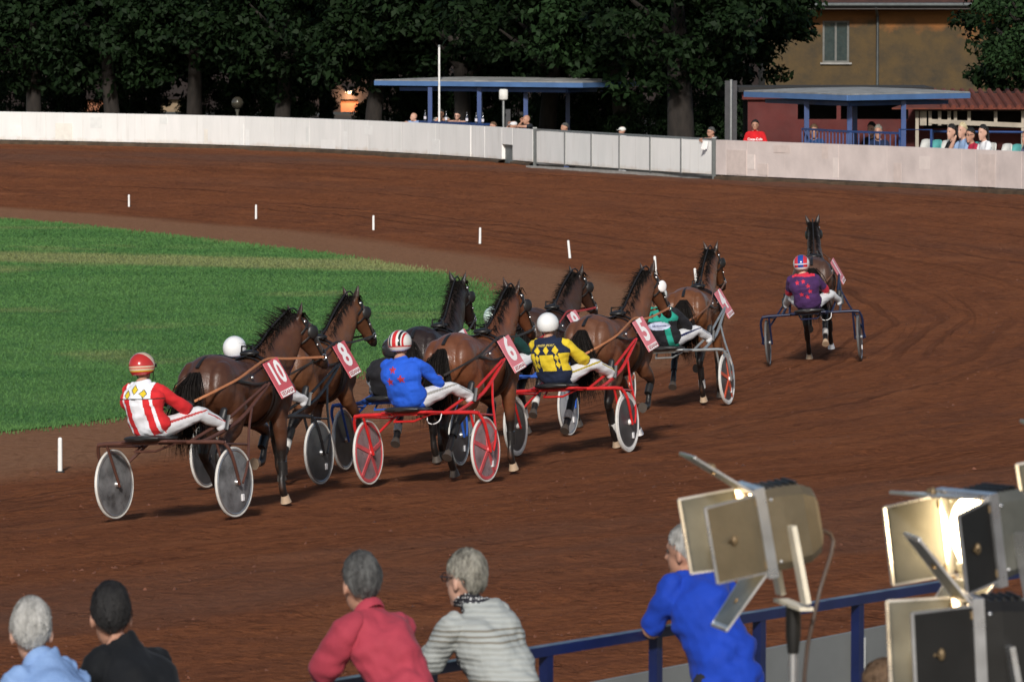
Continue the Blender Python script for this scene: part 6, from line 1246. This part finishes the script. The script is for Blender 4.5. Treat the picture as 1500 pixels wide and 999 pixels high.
# ================================================================== studio lamps with barn doors
GOLD = M('brushed warm grey metal', (.17, .135, .085), .42, .55, var=.12, vs=7, bump=.12, bs=60); BLKM = M('black lamp metal', (.012, .011, .010), .5, .3); LGT = M('bare aluminium', (.55, .55, .56), .3, .85); BRASS = M('dull brass fitting', (.20, .14, .075), .5, .5); INNER_M = M('leaf inner metal', (.11, .11, .095), .35, .6, var=.25, vs=6)
LENS, t = newmat('burning lamp lens'); t.b.inputs['Base Color'].default_value = (.8, .7, .5, 1); t.b.inputs['Emission Color'].default_value = (1, .74, .42, 1); t.b.inputs['Emission Strength'].default_value = 24
def studio_lamp(px, py, Y, yaw, tilt, label, near=BLKM, k=1.0, roll=0, open_=(.62, .45, .28, .26), yoke=LGT, top_len=.24, stand=True, case=GOLD):
    """the lamp throws light along its local +Y; yaw turns it from straight ahead (+Y) to the left (+)"""
    p = at_y(px, py, Y); e = empty('studio_lamp', Matrix.Translation((p.x, p.y, FZ))); H = p.z - FZ
    Rm = np.array((Matrix.Rotation(yaw, 3, 'Z') @ Matrix.Rotation(tilt, 3, 'X') @ Matrix.Rotation(roll, 3, 'Y'))); T = lambda q: V(0, 0, H) + Rm @ (np.asarray(q, float) * k)
    W, Hh = .125, .145
    b = MB(); secs = []
    for y, s in ((-.20, .62), (-.185, .80), (-.14, .95), (-.06, 1.0), (.0, 1.0)): secs.append((y, s))
    vs = []; fs = []; n_ = 8
    for y, s in secs:
        a = W * s; c = Hh * s; q = .03
        for x_, z_ in ((a - q, -c), (a, -c + q), (a, c - q), (a - q, c), (-a + q, c), (-a, c - q), (-a, -c + q), (-a + q, -c)): vs.append(T((x_, y, z_)))
    for j in range(len(secs) - 1):
        for i in range(n_): fs.append((j * n_ + i, j * n_ + (i + 1) % n_, (j + 1) * n_ + (i + 1) % n_, (j + 1) * n_ + i))
    fs.append(tuple(range(n_))); b.add(vs, fs); hs = b.build('housing', case, e, smooth=False)
    for i in range(5): b = MB(); b.box(T((0, -.13 + i * .026, Hh * .97 + .004)), (W * 1.3 * k, .010 * k, .012 * k), rot=Rm); b.build('vent_slat', BLKM, hs, smooth=False)
    for q in ((W, .11), (W, -.11), (-W, .11), (-W, -.11)): b = MB(); b.ball(T((q[0], -.02, q[1])), .007 * k, 8, 6); b.build('rivet', LGT, hs)
    b = MB()
    for s in (-1, 1): b.box(T((s * (W + .004), .018, 0)), (.022 * k, .036 * k, (2 * Hh + .03) * k), rot=Rm)
    for s in (-1, 1): b.box(T((0, .0181, s * (Hh + .004))), ((2 * W - .016) * k, .034 * k, .022 * k), rot=Rm)
    b.build('front_frame', LGT, e, smooth=False)
    b = MB(); N_ = 28; c = T((0, .004, 0)); ring = [T((.116 * math.cos(2 * math.pi * i / N_), .004, .136 * math.sin(2 * math.pi * i / N_))) for i in range(N_)]; b.add([T((0, .016, 0))] + ring, [(0, 1 + (i + 1) % N_, 1 + i) for i in range(N_)]); b.build('lens', LENS, e, smooth=False)
    # four leaves hinged on the frame
    def leaf(hx, hz, dx, dz, ang, ln, w0, w1, mat, inner):
        out = V(dx, 0, dz); f = V(0, 1, 0) * math.cos(ang) + out * math.sin(ang); sv = V(dz, 0, -dx); base = V(hx, .036, hz); nn = np.cross(sv, f); vs = []
        for o_ in (-.003, .003):
            for a, w in ((0, w0), (ln, w1)):
                for s in (-1, 1): vs.append(T(base + f * a + sv * s * w + nn * o_))
        b = MB(); b.add(vs, [(0, 1, 3, 2), (4, 6, 7, 5), (0, 4, 5, 1), (2, 3, 7, 6), (0, 2, 6, 4), (1, 5, 7, 3)]); o = b.build('barn_door', mat, e, smooth=False)
        b = MB(); b.add([T(base + f * a + sv * s * w - out * .006) for a, w in ((.012, w0 * .95), (ln - .012, w1 * .95)) for s in (-1, 1)], [(0, 1, 3, 2)]); b.build('inner_face', inner, o, smooth=False)
        b = MB(); b.bar(T(base + f * ln - sv * w1), T(base + f * ln + sv * w1), .010 * k); b.bar(T(base + sv * w0 * -1), T(base + f * ln - sv * w1), .008 * k); b.bar(T(base + sv * w0), T(base + f * ln + sv * w1), .008 * k); b.build('lit_edge_strip', LGT, o, smooth=False)  # bright strips added so the leaf edges look lit
        for s in (-.8, .8): b = MB(); b.tube([T(base + sv * s * w0 * 1.0 - sv * .012), T(base + sv * s * w0 + sv * .012)], .008 * k, n=8); b.build('hinge', BRASS, o)
        b = MB(); b.ball(T(base + f * ln * .55 + out * .008), (.012 * k, .012 * k, .02 * k), 8, 6); b.tube([T(base + f * ln * .50 + out * .006), T(base + f * ln * .62 + out * .018), T(base + f * ln * .66 + out * .006)], .006 * k, n=6); b.build('handle', BRASS, o)
    leaf(0, Hh, 0, 1, open_[0], top_len, W * .92, W * .75, LGT, INNER_M); leaf(0, -Hh, 0, -1, open_[1], top_len, W * .92, W * .75, LGT, INNER_M)
    leaf(-W, 0, -1, 0, open_[2], .20, Hh * .95, Hh * .92, near, INNER_M); leaf(W, 0, 1, 0, open_[3], .20, Hh * .95, Hh * .92, INNER_M, INNER_M)
    # yoke and stand
    b = MB()
    for s in (-1, 1): b.bar(T((s * (W + .028), -.07, .01)), V(0, 0, H - .24 * k) + Rm @ V(s * (W + .028) * k, -.07 * k, 0) * 1 + V(.05 * k, 0, -.02), .018 * k, .070 * k, up=tuple(Rm @ V(1, 0, 0)))
    yb = [V(0, 0, H - .26 * k) + Rm @ V(s * (W + .034) * k, -.07 * k, 0) + V(.05 * k, 0, -.02) for s in (-1, 1)]; b.bar(yb[0], yb[1], .05 * k, .012 * k); b.build('yoke', yoke, e, smooth=False)
    m = (yb[0] + yb[1]) / 2
    b = MB(); b.tube([m + V(0, 0, .0), m - V(0, 0, .10), m - V(0, 0, .16)], [.025, .025, .018], n=10); b.build('spigot', BLKM, e)
    if stand:
        b = MB(); b.tube([(m[0], m[1], m[2] - .10), (m[0], m[1], .55)], .016, n=10); b.tube([(m[0], m[1], .9), (m[0], m[1], .30)], .022, n=10); b.build('stand_pole', LGT, e)
        for a in (0.3, 2.4, 4.5):
            d = V(math.cos(a), math.sin(a), 0); b = MB(); b.tube([V(m[0], m[1], .75), V(m[0], m[1], .0) + d * .45 + V(0, 0, .015)], .012, n=8); b.build('stand_leg', LGT, e)
    b = MB(); b.tube([T((0, -.19, -.04)), T((.02, -.26, -.10)), m + V(.07, -.02, -.02), m + V(.03, -.02, -.4), V(m[0] + .03, m[1] - .03, .05)], .007, n=6, smooth=4); b.build('power_cable', M('brown cable rubber', (.05, .028, .018), .6), e)
    tag(e, label, 'studio lamp', 'studio lamps on stands in the foreground'); return e
studio_lamp(1114, 774, 18.5, R(104), R(-10), 'gold grey studio lamp with open barn doors before the blue shirt', near=GOLD, k=.93, open_=(.72, .78, .22, .28), yoke=M('cream yoke paint', (.66, .60, .48), .45))
studio_lamp(1428, 785, 18.3, R(128), R(-9), 'brightly burning studio lamp at the right edge, lens in view', near=BLKM, k=.96, open_=(.24, .62, .30, .30), case=M('grey green lamp case', (.14, .14, .12), .5, .4))
studio_lamp(1428, 945, 17.4, R(100), R(-3), 'lowest studio lamp with black door and raised silver top leaf', near=BLKM, k=1.0, open_=(.95, .7, .18, .3), case=BLKM, top_len=.25)
studio_lamp(1612, 722, 18.8, R(108), R(-10), 'studio lamp mostly outside the right edge, one door edge showing', near=GOLD, k=.93, open_=(.7, .7, .2, .35))
